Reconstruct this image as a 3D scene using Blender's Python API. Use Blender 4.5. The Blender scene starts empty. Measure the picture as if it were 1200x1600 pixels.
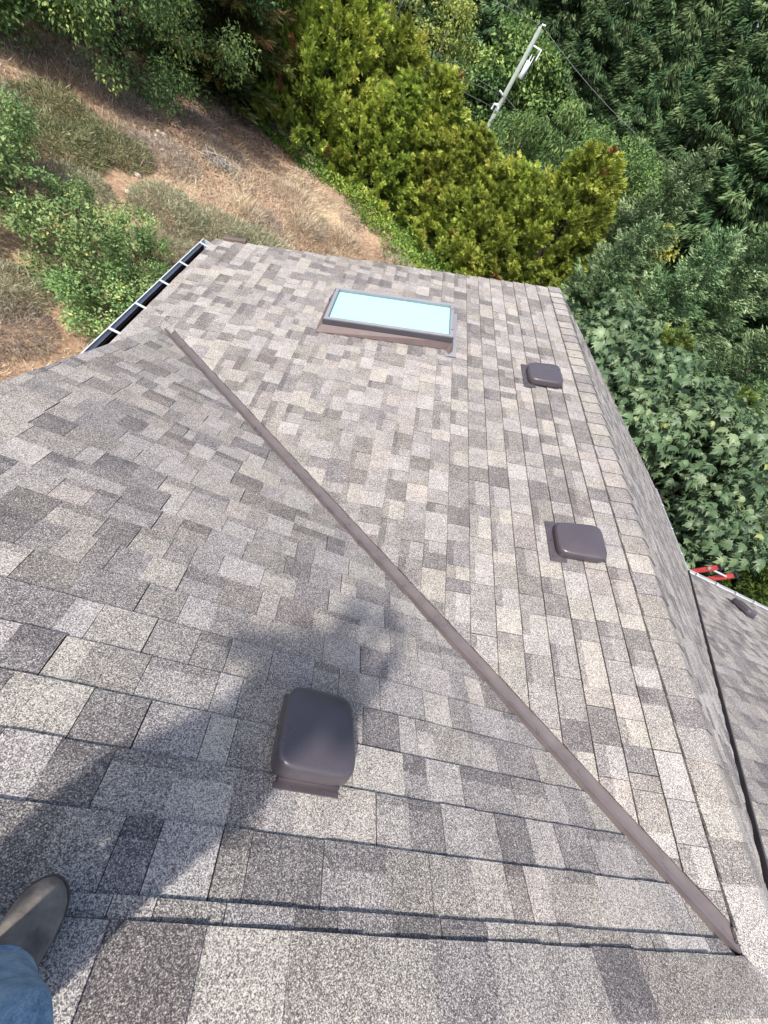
import bpy, math, random
import numpy as np
from mathutils import Vector, Matrix

# ------------------------------------------------------------------ scene, camera, light
scene = bpy.context.scene
COL = scene.collection
T = 0.4091                                   # roof pitch
CO = 1 / math.sqrt(1 + T * T); SI = T * CO
CAM = Vector((-2.3488, 0.3768, 1.2644))      # ridge level is z = 0
YAW, PITCH, ROLL, FPX = -0.455019, 0.740336, 0.736974, 622.5

cam = bpy.data.cameras.new('camera'); camo = bpy.data.objects.new('camera', cam); COL.objects.link(camo)
CR = Matrix.Rotation(YAW, 3, 'Z') @ Matrix.Rotation(PITCH, 3, 'X') @ Matrix.Rotation(ROLL, 3, 'Z')
camo.matrix_world = Matrix.Translation(CAM) @ CR.to_4x4()
cam.sensor_fit = 'VERTICAL'; cam.sensor_height = 36; cam.sensor_width = 27
cam.lens = 36 * FPX / 1600; cam.clip_start = 0.02; cam.clip_end = 600
scene.camera = camo

SUN = Vector((-0.80, -0.87, 1.77)).normalized()
w = bpy.data.worlds.new('World'); scene.world = w; w.use_nodes = True
nt = w.node_tree; nt.nodes.clear()
sky = nt.nodes.new('ShaderNodeTexSky'); sky.sky_type = 'NISHITA'; sky.sun_disc = False
sky.sun_elevation = math.asin(SUN.z); sky.sun_rotation = math.atan2(SUN.x, SUN.y)
sky.dust_density = 3.0; sky.air_density = 1.0
bg = nt.nodes.new('ShaderNodeBackground'); bg.inputs[1].default_value = 0.15
wo = nt.nodes.new('ShaderNodeOutputWorld')
nt.links.new(sky.outputs[0], bg.inputs[0]); nt.links.new(bg.outputs[0], wo.inputs[0])
sl = bpy.data.lights.new('sun', 'SUN'); sl.energy = 3.3; sl.angle = math.radians(2.6); sl.color = (1, 0.955, 0.89)
so = bpy.data.objects.new('sun', sl); COL.objects.link(so)
so.rotation_euler = SUN.to_track_quat('Z', 'Y').to_euler(); so.location = (-20, -22, 45)
vs = scene.view_settings; vs.view_transform = 'Standard'; vs.look = 'None'; vs.gamma = 1; vs.exposure = 0.95
vs.use_curve_mapping = False

# ------------------------------------------------------------------ materials
def mat(name):
    m = bpy.data.materials.new(name); m.use_nodes = True
    n = m.node_tree.nodes; n.clear(); return m, n, m.node_tree.links
def node(n, t, **kw):
    x = n.new(t)
    for k, v in kw.items(): setattr(x, k, v)
    return x
def ramp(n, stops, interp='LINEAR'):
    r = n.new('ShaderNodeValToRGB'); e = r.color_ramp.elements; r.color_ramp.interpolation = interp
    while len(e) < len(stops): e.new(0.5)
    for k, (p, c) in enumerate(stops):
        e[k].position = p; e[k].color = (c[0], c[1], c[2], 1)
    return r
def principled(n, l, rough=0.6, metal=0.0, spec=0.5):
    p = n.new('ShaderNodeBsdfPrincipled'); o = n.new('ShaderNodeOutputMaterial'); l.new(p.outputs[0], o.inputs[0])
    p.inputs['Roughness'].default_value = rough; p.inputs['Metallic'].default_value = metal
    p.inputs['Specular IOR Level'].default_value = spec
    return p
def simple(name, c, rough=0.6, metal=0.0, var=0.15, scale=12.0, spec=0.5, bump=0.0):
    m, n, l = mat(name); p = principled(n, l, rough, metal, spec)
    g = n.new('ShaderNodeNewGeometry'); t = node(n, 'ShaderNodeTexNoise'); t.inputs['Scale'].default_value = scale
    t.inputs['Detail'].default_value = 6; l.new(g.outputs['Position'], t.inputs['Vector'])
    r = ramp(n, [(0.3, [v * (1 - var) for v in c]), (0.7, [min(1, v * (1 + var)) for v in c])])
    l.new(t.outputs[0], r.inputs[0]); l.new(r.outputs[0], p.inputs['Base Color'])
    r2 = ramp(n, [(0.3, [max(0, rough - .08)] * 3), (0.7, [min(1, rough + .1)] * 3)])
    l.new(t.outputs[0], r2.inputs[0]); l.new(r2.outputs[0], p.inputs['Roughness'])
    if bump:
        b = n.new('ShaderNodeBump'); b.inputs['Strength'].default_value = bump; b.inputs['Distance'].default_value = 0.01
        l.new(t.outputs[0], b.inputs['Height']); l.new(b.outputs[0], p.inputs['Normal'])
    return m
def shingle_mat():
    m, n, l = mat('granule_shingle'); p = principled(n, l, 0.9, 0, 0.2)
    g = n.new('ShaderNodeNewGeometry')
    at = node(n, 'ShaderNodeAttribute', attribute_name='tone'); ah = node(n, 'ShaderNodeAttribute', attribute_name='hue')
    v = node(n, 'ShaderNodeTexVoronoi'); v.inputs['Scale'].default_value = 540
    l.new(g.outputs['Position'], v.inputs['Vector'])
    sep = n.new('ShaderNodeSeparateColor'); l.new(v.outputs['Color'], sep.inputs[0])
    v2 = node(n, 'ShaderNodeTexVoronoi'); v2.inputs['Scale'].default_value = 330
    l.new(g.outputs['Position'], v2.inputs['Vector'])
    sep2 = n.new('ShaderNodeSeparateColor'); l.new(v2.outputs['Color'], sep2.inputs[0])
    gr = node(n, 'ShaderNodeMath', operation='MULTIPLY_ADD'); l.new(sep2.outputs[0], gr.inputs[0]); gr.inputs[1].default_value = 0.5
    g1 = node(n, 'ShaderNodeMath', operation='MULTIPLY'); l.new(sep.outputs[0], g1.inputs[0]); g1.inputs[1].default_value = 0.85
    g2 = node(n, 'ShaderNodeMath', operation='ADD'); l.new(g1.outputs[0], g2.inputs[0]); g2.inputs[1].default_value = -0.175; l.new(g2.outputs[0], gr.inputs[2])
    # a light granule is drawn where the random value is under the tone
    no = node(n, 'ShaderNodeTexNoise'); no.inputs['Scale'].default_value = 9; no.inputs['Detail'].default_value = 7
    no.inputs['Roughness'].default_value = 0.65
    l.new(g.outputs['Position'], no.inputs['Vector'])
    a = node(n, 'ShaderNodeMath', operation='MULTIPLY_ADD'); l.new(no.outputs[0], a.inputs[0]); a.inputs[1].default_value = 0.42; a.inputs[2].default_value = -0.21
    a2 = node(n, 'ShaderNodeMath', operation='ADD'); l.new(a.outputs[0], a2.inputs[0]); l.new(at.outputs['Fac'], a2.inputs[1])
    s = node(n, 'ShaderNodeMath', operation='SUBTRACT'); l.new(a2.outputs[0], s.inputs[0]); l.new(gr.outputs[0], s.inputs[1])
    r = ramp(n, [(0.0, (0.038, 0.034, 0.037)), (0.30, (0.088, 0.080, 0.082)), (0.52, (0.185, 0.172, 0.166)), (0.85, (0.50, 0.468, 0.43))])
    sc = node(n, 'ShaderNodeMath', operation='MULTIPLY_ADD'); l.new(s.outputs[0], sc.inputs[0]); sc.inputs[1].default_value = 0.76; sc.inputs[2].default_value = 0.425
    l.new(sc.outputs[0], r.inputs[0])
    hr = ramp(n, [(0.0, (0.97, 0.965, 0.985)), (0.5, (0.99, 0.985, 0.965)), (0.8, (1.01, 1.0, 0.93)), (1.0, (1.02, 0.975, 0.95))])
    l.new(ah.outputs['Fac'], hr.inputs[0])
    mx = node(n, 'ShaderNodeMix', data_type='RGBA', blend_type='MULTIPLY'); mx.inputs[0].default_value = 1
    l.new(r.outputs[0], mx.inputs[6]); l.new(hr.outputs[0], mx.inputs[7])
    l.new(mx.outputs[2], p.inputs['Base Color'])
    b = n.new('ShaderNodeBump'); b.inputs['Strength'].default_value = 0.45; b.inputs['Distance'].default_value = 0.0025
    l.new(sep.outputs[1], b.inputs['Height']); l.new(b.outputs[0], p.inputs['Normal'])
    return m
def leaf_mat(name, stops, trans=0.25, rough=0.55, spec=0.3):
    m, n, l = mat(name)
    at = node(n, 'ShaderNodeAttribute', attribute_name='tone'); r0 = ramp(n, stops)
    l.new(at.outputs['Fac'], r0.inputs[0])
    ge = n.new('ShaderNodeNewGeometry'); oi = n.new('ShaderNodeObjectInfo'); r = n.new('ShaderNodeHueSaturation'); l.new(r0.outputs[0], r.inputs['Color'])
    for k, a, b in (('Hue', .016, .493), ('Value', .36, .84)):
        q = node(n, 'ShaderNodeMath', operation='MULTIPLY_ADD'); l.new(oi.outputs['Random'], q.inputs[0]); q.inputs[1].default_value = a; q.inputs[2].default_value = b; nz = n.new('ShaderNodeTexNoise'); nz.inputs['Scale'].default_value = .7 if k == 'Hue' else 1.1; nz.inputs['Detail'].default_value = 3; l.new(ge.outputs['Position'], nz.inputs['Vector'])
        w2 = node(n, 'ShaderNodeMath', operation='MULTIPLY_ADD'); l.new(nz.outputs[0], w2.inputs[0]); w2.inputs[1].default_value = -.045 if k == 'Hue' else .8; w2.inputs[2].default_value = .022 if k == 'Hue' else -.4
        w3 = node(n, 'ShaderNodeMath', operation='ADD'); l.new(q.outputs[0], w3.inputs[0]); l.new(w2.outputs[0], w3.inputs[1]); l.new(w3.outputs[0], r.inputs[k])
    p = n.new('ShaderNodeBsdfPrincipled'); p.inputs['Roughness'].default_value = rough; p.inputs['Specular IOR Level'].default_value = spec
    t = n.new('ShaderNodeBsdfTranslucent'); mx = n.new('ShaderNodeMixShader'); mx.inputs[0].default_value = trans
    o = n.new('ShaderNodeOutputMaterial')
    l.new(r.outputs[0], p.inputs['Base Color']); l.new(r.outputs[0], t.inputs['Color'])
    l.new(p.outputs[0], mx.inputs[1]); l.new(t.outputs[0], mx.inputs[2]); l.new(mx.outputs[0], o.inputs[0])
    return m
def denim_mat():
    m, n, l = mat('denim'); p = principled(n, l, 0.9, 0, 0.1)
    tc = n.new('ShaderNodeNewGeometry')
    wv = node(n, 'ShaderNodeTexWave', wave_type='BANDS', bands_direction='DIAGONAL'); wv.inputs['Scale'].default_value = 210; wv.inputs['Distortion'].default_value = 9
    no = node(n, 'ShaderNodeTexNoise'); no.inputs['Scale'].default_value = 34; no.inputs['Detail'].default_value = 8; no.inputs['Roughness'].default_value = .7
    l.new(tc.outputs['Position'], wv.inputs['Vector']); l.new(tc.outputs['Position'], no.inputs['Vector'])
    ad = node(n, 'ShaderNodeMath', operation='MULTIPLY_ADD'); l.new(wv.outputs[0], ad.inputs[0]); ad.inputs[1].default_value = 0.14; l.new(no.outputs[0], ad.inputs[2])
    r = ramp(n, [(0.35, (0.10, 0.165, 0.25)), (0.58, (0.19, 0.29, 0.40)), (0.8, (0.34, 0.44, 0.53))])
    l.new(ad.outputs[0], r.inputs[0]); l.new(r.outputs[0], p.inputs['Base Color'])
    b = n.new('ShaderNodeBump'); b.inputs['Strength'].default_value = 0.5; b.inputs['Distance'].default_value = 0.002
    l.new(ad.outputs[0], b.inputs['Height']); l.new(b.outputs[0], p.inputs['Normal'])
    return m
def ground_mat():
    m, n, l = mat('dry_hillside'); p = principled(n, l, 0.95, 0, 0.1)
    g = n.new('ShaderNodeNewGeometry')
    n1 = node(n, 'ShaderNodeTexNoise'); n1.inputs['Scale'].default_value = 0.45; n1.inputs['Detail'].default_value = 8; n1.inputs['Roughness'].default_value = .65
    n2 = node(n, 'ShaderNodeTexNoise'); n2.inputs['Scale'].default_value = 9; n2.inputs['Detail'].default_value = 9; n2.inputs['Roughness'].default_value = .75
    l.new(g.outputs['Position'], n1.inputs['Vector']); l.new(g.outputs['Position'], n2.inputs['Vector'])
    r1 = ramp(n, [(0.33, (0.24, 0.16, 0.11)), (0.5, (0.39, 0.28, 0.19)), (0.68, (0.52, 0.42, 0.29))])
    r2 = ramp(n, [(0.3, (0.45, 0.42, 0.4)), (0.7, (1.25, 1.2, 1.15))])
    l.new(n1.outputs[0], r1.inputs[0]); l.new(n2.outputs[0], r2.inputs[0])
    mx = node(n, 'ShaderNodeMix', data_type='RGBA', blend_type='MULTIPLY'); mx.inputs[0].default_value = 1
    l.new(r1.outputs[0], mx.inputs[6]); l.new(r2.outputs[0], mx.inputs[7]); sx_ = n.new('ShaderNodeSeparateXYZ'); l.new(g.outputs['Position'], sx_.inputs[0])
    mr = node(n, 'ShaderNodeMapRange'); l.new(sx_.outputs[1], mr.inputs[0]); mr.inputs[1].default_value = 20; mr.inputs[2].default_value = 24
    mr2 = node(n, 'ShaderNodeMapRange'); l.new(sx_.outputs[0], mr2.inputs[0]); mr2.inputs[1].default_value = 4; mr2.inputs[2].default_value = 6
    mm = node(n, 'ShaderNodeMath', operation='MAXIMUM'); l.new(mr.outputs[0], mm.inputs[0]); l.new(mr2.outputs[0], mm.inputs[1])
    fo = ramp(n, [(0.3, (0.02, 0.035, 0.014)), (0.7, (0.055, 0.08, 0.03))]); l.new(n2.outputs[0], fo.inputs[0])
    mf = node(n, 'ShaderNodeMix', data_type='RGBA'); l.new(mm.outputs[0], mf.inputs[0]); l.new(mx.outputs[2], mf.inputs[6]); l.new(fo.outputs[0], mf.inputs[7])
    l.new(mf.outputs[2], p.inputs['Base Color'])
    b = n.new('ShaderNodeBump'); b.inputs['Strength'].default_value = 0.8; b.inputs['Distance'].default_value = 0.06
    l.new(n2.outputs[0], b.inputs['Height']); l.new(b.outputs[0], p.inputs['Normal'])
    return m
def glass_mat():
    m, n, l = mat('skylight_glass')
    tr = n.new('ShaderNodeBsdfTransparent'); tr.inputs[0].default_value = (0.93, 0.99, 0.99, 1)
    gl = n.new('ShaderNodeBsdfGlossy'); gl.inputs['Roughness'].default_value = 0.03
    lw = n.new('ShaderNodeLayerWeight'); lw.inputs[0].default_value = 0.5
    pw = node(n, 'ShaderNodeMath', operation='POWER'); l.new(lw.outputs['Facing'], pw.inputs[0]); pw.inputs[1].default_value = 5
    f = node(n, 'ShaderNodeMath', operation='MULTIPLY_ADD'); l.new(pw.outputs[0], f.inputs[0]); f.inputs[1].default_value = 0.9; f.inputs[2].default_value = 0.03
    mx = n.new('ShaderNodeMixShader'); o = n.new('ShaderNodeOutputMaterial')
    l.new(f.outputs[0], mx.inputs[0]); l.new(tr.outputs[0], mx.inputs[1]); l.new(gl.outputs[0], mx.inputs[2]); l.new(mx.outputs[0], o.inputs[0])
    return m
M = {}
M['shingle'] = shingle_mat()
M['deck'] = simple('dark_underlayment', (0.018, 0.017, 0.018), 0.95)
M['vent'] = simple('grey_brown_vent_plastic', (0.062, 0.053, 0.060), 0.26, var=.05, scale=5)
M['ventbase'] = simple('brown_vent_base', (0.045, 0.034, 0.038), 0.5)
M['valley'] = simple('brown_painted_valley_steel', (0.125, 0.104, 0.102), 0.32, 0.15, .12, 11)
M['flash'] = simple('brown_flashing', (0.115, 0.083, 0.076), 0.45, 0, .08)
M['frame'] = simple('grey_skylight_cladding', (0.19, 0.19, 0.205), 0.42, 0.0, .06)
M['frame_dark'] = simple('dark_grey_cladding', (0.055, 0.052, 0.06), 0.45, 0, .06)
M['glass'] = glass_mat()
M['blind'] = simple('pale_aqua_blind', (0.40, 0.64, 0.61), 0.9, 0, .03)
M['white_metal'] = simple('white_gutter_metal', (0.42, 0.44, 0.46), 0.4, 0, .05)
M['gutter_in'] = simple('dirt_and_shade_gutter_inside', (0.016, 0.011, 0.012), 0.95, 0, .4, spec=.05)  # near-black colour holds both the debris and the shade of the trough
M['wall'] = simple('beige_siding', (0.42, 0.38, 0.32), 0.8, 0, .06)
M['trim'] = simple('brown_trim', (0.075, 0.048, 0.042), 0.6, 0, .1)
M['darkflash'] = simple('dark_valley_steel', (0.055, 0.042, 0.042), 0.45, 0, .1)
M['ladder_red'] = simple('red_fibreglass', (0.50, 0.065, 0.06), 0.5, 0, .18, 30)
M['aluminium'] = simple('aluminium', (0.72, 0.73, 0.74), 0.35, 0.6, .05)
M['black'] = simple('black_plastic', (0.012, 0.012, 0.014), 0.3)
M['bark'] = simple('brown_bark', (0.045, 0.034, 0.027), 0.95, 0, .4, 9, bump=.6)
M['bark_pale'] = simple('pale_bark', (0.27, 0.24, 0.21), 0.9, 0, .3, 7, bump=.4)
M['pole'] = simple('weathered_pole_wood', (0.20, 0.23, 0.20), 0.85, 0, .2, 5)
M['cable'] = simple('cable', (0.12, 0.12, 0.125), 0.6)
M['ceramic'] = simple('grey_white_enamel', (0.72, 0.74, 0.76), 0.35)
M['suede'] = simple('grey_brown_suede', (0.175, 0.15, 0.128), 0.95, 0, .42, 26, .1, bump=.8)
M['sole'] = simple('rubber_sole', (0.075, 0.062, 0.05), 0.9)
M['denim'] = denim_mat()
M['shirt'] = simple('grey_cotton', (0.22, 0.23, 0.25), 0.95)
M['skin'] = simple('skin', (0.46, 0.28, 0.2), 0.5)
M['hair'] = simple('dark_brown_hair', (0.03, 0.02, 0.014), 0.6)
M['ground'] = ground_mat()
M['stone'] = simple('pale_rock', (0.42, 0.36, 0.30), 0.9, 0, .25, 20)
M['steel_post'] = simple('rusty_post', (0.055, 0.035, 0.028), 0.8)
M['cedar'] = leaf_mat('golden_cedar_leaf', [(0, (0.074, 0.111, 0.021)), (0.45, (0.212, 0.276, 0.040)), (0.9, (0.488, 0.530, 0.095)), (0.98, (0.254, 0.138, 0.053))], .2)
M['fir'] = leaf_mat('dark_fir_needle', [(0, (0.024, 0.051, 0.023)), (0.6, (0.061, 0.110, 0.044)), (1, (0.152, 0.207, 0.087))], .1, .6, .12)
M['spruce'] = leaf_mat('grey_green_spruce_needle', [(0, (0.050, 0.095, 0.040)), (0.6, (0.129, 0.202, 0.090)), (1, (0.302, 0.381, 0.202))], .12, .6, .15)
M['cypress'] = leaf_mat('green_cypress_leaf', [(0, (0.041, 0.075, 0.021)), (0.6, (0.120, 0.172, 0.039)), (1, (0.254, 0.299, 0.067))], .15)
M['maple'] = leaf_mat('maple_leaf', [(0, (0.048, 0.087, 0.042)), (0.5, (0.108, 0.170, 0.081)), (0.85, (0.216, 0.284, 0.144)), (1, (0.319, 0.363, 0.134))], .3, .45, .4)
M['broad'] = leaf_mat('green_leaf', [(0, (0.052, 0.111, 0.036)), (0.6, (0.150, 0.240, 0.068)), (1, (0.325, 0.416, 0.111))], .28)
M['broad_dark'] = leaf_mat('dark_green_leaf', [(0, (0.073, 0.139, 0.057)), (0.6, (0.196, 0.289, 0.091)), (1, (0.495, 0.556, 0.155))], .25)
M['broad_yellow'] = leaf_mat('yellowing_leaf', [(0, (0.110, 0.152, 0.034)), (0.6, (0.276, 0.304, 0.069)), (0.93, (0.469, 0.455, 0.124)), (1, (0.718, 0.497, 0.055))], .3)
M['olive'] = leaf_mat('olive_pine_needle', [(0, (0.058, 0.078, 0.023)), (0.6, (0.140, 0.166, 0.043)), (0.93, (0.274, 0.274, 0.069)), (1, (0.313, 0.147, 0.058))], .12)
M['cover'] = leaf_mat('bright_ground_cover', [(0, (0.069, 0.138, 0.029)), (0.6, (0.184, 0.287, 0.046)), (1, (0.380, 0.437, 0.081))], .28)
M['apple'] = leaf_mat('fruit_bush_leaf', [(0, (0.075, 0.143, 0.048)), (0.6, (0.208, 0.308, 0.103)), (0.955, (0.381, 0.462, 0.206)), (0.97, (0.716, 0.550, 0.145)), (1, (0.750, 0.528, 0.145))], .28)
M['sage'] = leaf_mat('grey_green_herb', [(0, (0.121, 0.129, 0.074)), (0.6, (0.270, 0.270, 0.169)), (1, (0.487, 0.450, 0.312))], .2)
M['weed'] = leaf_mat('green_weed', [(0, (0.076, 0.090, 0.038)), (0.6, (0.189, 0.204, 0.095)), (1, (0.403, 0.360, 0.202))], .2)
M['dead'] = leaf_mat('dead_twigs', [(0, (0.14, 0.105, 0.085)), (0.6, (0.30, 0.24, 0.20)), (1, (0.48, 0.40, 0.32))], .1)
M['straw'] = leaf_mat('dry_grass_blade', [(0, (0.264, 0.183, 0.122)), (0.5, (0.507, 0.403, 0.283)), (0.85, (0.691, 0.606, 0.465)), (1, (0.304, 0.324, 0.133))], .2)
M['litter'] = leaf_mat('brown_leaf_litter', [(0, (0.120, 0.072, 0.054)), (0.6, (0.264, 0.156, 0.114)), (1, (0.504, 0.348, 0.240))], .05)

# ------------------------------------------------------------------ object helpers
def tag(o, label=None, cat=None, group=None, kind=None):
    if label: o['label'] = label
    if cat: o['category'] = cat
    if group: o['group'] = group
    if kind: o['kind'] = kind
    return o
def empty(name, loc=(0, 0, 0), rz=0.0):
    o = bpy.data.objects.new(name, None); COL.objects.link(o); o.location = loc; o.rotation_euler = (0, 0, rz)
    o.empty_display_size = 0.2; return o
def mesh_obj(name, mesh, parent=None):
    o = bpy.data.objects.new(name, mesh); COL.objects.link(o)
    if parent is not None: o.parent = parent
    return o
class MB:
    def __init__(s): s.v = []; s.f = []; s.a = []; s.h = []
    def face(s, pts, tone=0.5, hue=0.5):
        b = len(s.v); s.v += [tuple(p) for p in pts]; s.f.append(tuple(range(b, b + len(pts)))); s.a.append(tone); s.h.append(hue)
    def poly(s, verts, faces, tone=.5, hue=.5):
        b = len(s.v); s.v += [tuple(p) for p in verts]
        for f in faces: s.f.append(tuple(i + b for i in f)); s.a.append(tone); s.h.append(hue)
    def hexa(s, c, tone=.5):        # 8 corners: bottom 4 (ccw from above), top 4
        s.poly(c, [(3, 2, 1, 0), (4, 5, 6, 7), (0, 1, 5, 4), (1, 2, 6, 5), (2, 3, 7, 6), (3, 0, 4, 7)], tone)
    def box(s, lo, hi, fr=None):
        x0, y0, z0 = lo; x1, y1, z1 = hi
        c = [(x0, y0, z0), (x1, y0, z0), (x1, y1, z0), (x0, y1, z0), (x0, y0, z1), (x1, y0, z1), (x1, y1, z1), (x0, y1, z1)]
        if fr:
            c = [fr(*p) for p in c]
            if (c[1] - c[0]).cross(c[3] - c[0]).dot(c[4] - c[0]) < 0: c = [c[0], c[3], c[2], c[1], c[4], c[7], c[6], c[5]]
        s.hexa(c)
    def tube(s, pts, rads, n=8, cap=True, flat=1.0):
        pts = [Vector(p) for p in pts]; rings = []; up = Vector((0.13, 0.27, 0.95))
        for i, p in enumerate(pts):
            d = (pts[min(i + 1, len(pts) - 1)] - pts[max(i - 1, 0)]).normalized()
            a = d.cross(up)
            if a.length < 1e-3: a = d.cross(Vector((1, 0, 0)))
            a.normalize(); b = d.cross(a)
            r = rads[i] if hasattr(rads, '__len__') else rads
            rings.append([p + (a * math.cos(2 * math.pi * k / n) + b * flat * math.sin(2 * math.pi * k / n)) * r for k in range(n)])
        b0 = len(s.v)
        for r in rings: s.v += [tuple(p) for p in r]
        for i in range(len(rings) - 1):
            for k in range(n):
                s.f.append((b0 + i * n + k, b0 + i * n + (k + 1) % n, b0 + (i + 1) * n + (k + 1) % n, b0 + (i + 1) * n + k)); s.a.append(.5); s.h.append(.5)
        if cap:
            s.f.append(tuple(b0 + k for k in range(n))[::-1]); s.f.append(tuple(b0 + (len(rings) - 1) * n + k for k in range(n))); s.a += [.5, .5]; s.h += [.5, .5]
    def rings(s, R, close=True):     # loft of equal rings
        n = len(R[0]); b0 = len(s.v)
        for r in R: s.v += [tuple(p) for p in r]
        for i in range(len(R) - 1):
            for k in range(n):
                s.f.append((b0 + i * n + k, b0 + i * n + (k + 1) % n, b0 + (i + 1) * n + (k + 1) % n, b0 + (i + 1) * n + k)); s.a.append(.5); s.h.append(.5)
        if close:
            s.f.append(tuple(b0 + k for k in range(n))[::-1]); s.f.append(tuple(b0 + (len(R) - 1) * n + k for k in range(n))); s.a += [.5, .5]; s.h += [.5, .5]
    def mesh(s, name, m, smooth=False, attrs=False):
        me = bpy.data.meshes.new(name); me.from_pydata(s.v, [], s.f); me.materials.append(m)
        if attrs:
            a = me.attributes.new('tone', 'FLOAT', 'FACE'); a.data.foreach_set('value', s.a)
            a = me.attributes.new('hue', 'FLOAT', 'FACE'); a.data.foreach_set('value', s.h)
        if smooth: me.polygons.foreach_set('use_smooth', [True] * len(me.polygons))
        me.update(); return me
    def build(s, name, m, parent=None, smooth=False, attrs=False, bevel=0.0, seg=2):
        o = mesh_obj(name, s.mesh(name, m, smooth, attrs), parent)
        if bevel:
            b = o.modifiers.new('bevel', 'BEVEL'); b.width = bevel; b.segments = seg; b.limit_method = 'ANGLE'
        return o

# ------------------------------------------------------------------ ground
def sstep(a, b, x):
    t = np.clip((x - a) / (b - a), 0, 1); return t * t * (3 - 2 * t)
def ground_z(x, y):
    x = np.asarray(x, float); y = np.asarray(y, float)
    z = -4.5 + 0.05 * np.clip(-x - 5, 0, 30) + 0.15 * np.sin(x * .9 + 1) * np.sin(y * .6) * sstep(5, 9, y)
    z = z - 3.8 * sstep(21, 30, y) * sstep(-16, -6, x) - 1.3 * sstep(4, 8, x) * sstep(-2, 6, y)
    z = z + 22 * sstep(48, 110, y) + 14 * sstep(25, 70, np.abs(x))
    return z
def gz(x, y): return float(ground_z(x, y))
def build_ground():
    xs = np.unique(np.concatenate([np.linspace(-220, -25, 40), np.linspace(-25, 20, 120), np.linspace(20, 220, 40)]))
    ys = np.unique(np.concatenate([np.linspace(-120, 0, 25), np.linspace(0, 34, 110), np.linspace(34, 260, 50)]))
    X, Y = np.meshgrid(xs, ys); Z = ground_z(X, Y)
    rng = np.random.default_rng(3); Z += rng.normal(0, .025, Z.shape)
    v = np.stack([X.ravel(), Y.ravel(), Z.ravel()], 1); nx = len(xs)
    i, j = np.meshgrid(np.arange(len(ys) - 1), np.arange(nx - 1), indexing='ij'); a = (i * nx + j).ravel()
    f = np.stack([a, a + 1, a + nx + 1, a + nx], 1)
    me = bpy.data.meshes.new('ground'); me.from_pydata(v.tolist(), [], f.tolist()); me.materials.append(M['ground'])
    me.polygons.foreach_set('use_smooth', [True] * len(me.polygons))
    tag(mesh_obj('ground', me), 'dry brown hillside ground around the house', kind='structure')
build_ground()

# ------------------------------------------------------------------ house body
house = empty('house', (0, 0, -4.6))
tag(house, 'house with grey and beige laminated shingle roof, two gable ridges meeting in a valley', 'house')
HO = Vector((0, 0, 4.6))                     # parts are written in ridge coordinates, children of the house
class HMB(MB):
    def build(s, name, m, parent=None, **k):
        p = parent or house
        if p is house: s.v = [(a, b, c + 4.6) for a, b, c in s.v]
        return MB.build(s, name, m, p, **k)
W = 3.92; XR = 3.67; LF = 5.70; XE = 8.0
def prism(lo, hi, prof, axis):
    m = HMB(); n = len(prof)
    f = (lambda a, p: (a, p[0], p[1])) if axis == 'x' else (lambda a, p: (p[0], a, p[1]))
    m.poly([f(lo, p) for p in prof] + [f(hi, p) for p in prof],
           [tuple(range(n)), tuple(range(2 * n - 1, n - 1, -1))] + [(k, k + n, (k + 1) % n + n, (k + 1) % n) for k in range(n)])
    return m
hw = 3.45
prof = [(-hw, -6.2), (hw, -6.2), (hw, -hw * T - .22), (0, -.22), (-hw, -hw * T - .22)]
prism(-3.35, XE - .4, prof, 'x').build('wall', M['wall'])
prism(3.46, LF - .35, [(-hw + .01, -6.2), (hw - .01, -6.2), (hw - .01, -hw * T - .23), (0, -.23), (-hw + .01, -hw * T - .23)], 'y').build('wall', M['wall'])

# slope frames: f(u, s, h) -> world
def frA(u, s, h): return Vector((-u, s * CO + h * SI, -s * SI + h * CO))
def frB(u, s, h): return Vector((-s * CO - h * SI, u, -s * SI + h * CO))
def frD(u, s, h): return Vector((s * CO + h * SI, u, -s * SI + h * CO))
def frC(u, s, h): return Vector((u, s * CO + h * SI, -s * SI + h * CO))
def frE(u, s, h): return Vector((u, -s * CO - h * SI, -s * SI + h * CO))
SE = W / CO
def deck(name, fr, poly, label=None):
    m = HMB(); n = len(poly)
    m.poly([fr(u, s, -.012) for u, s in poly] + [fr(u, s, -.10) for u, s in poly],
           [tuple(range(n)), tuple(range(2 * n - 1, n - 1, -1))] + [(k, k + n, (k + 1) % n + n, (k + 1) % n) for k in range(n)])
    o = m.build(name, M['deck'])
    if label: o['label'] = label
    return o
dA = deck('roof_slope', frA, [(0, 0), (XR, 0), (XR, XR / CO)], 'near roof slope falling away from the ridge underfoot')
dB = deck('roof_slope', frB, [(0, 0), (LF, 0), (LF, SE), (3.05, SE), (3.05, XR / CO), (XR, XR / CO)], 'far roof slope with the skylight and two vents')
dD = deck('roof_slope', frD, [(0, 0), (LF, 0), (LF, SE), (W, SE)], 'steeply foreshortened slope beyond the far ridge')
dC = deck('roof_slope', frC, [(0, 0), (XE, 0), (XE, SE), (W, SE)], 'small triangle of roof slope at the right edge beyond the dark valley')
dE = deck('roof_slope', frE, [(-XR, 0), (XE, 0), (XE, SE), (-XR, SE)])

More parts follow.
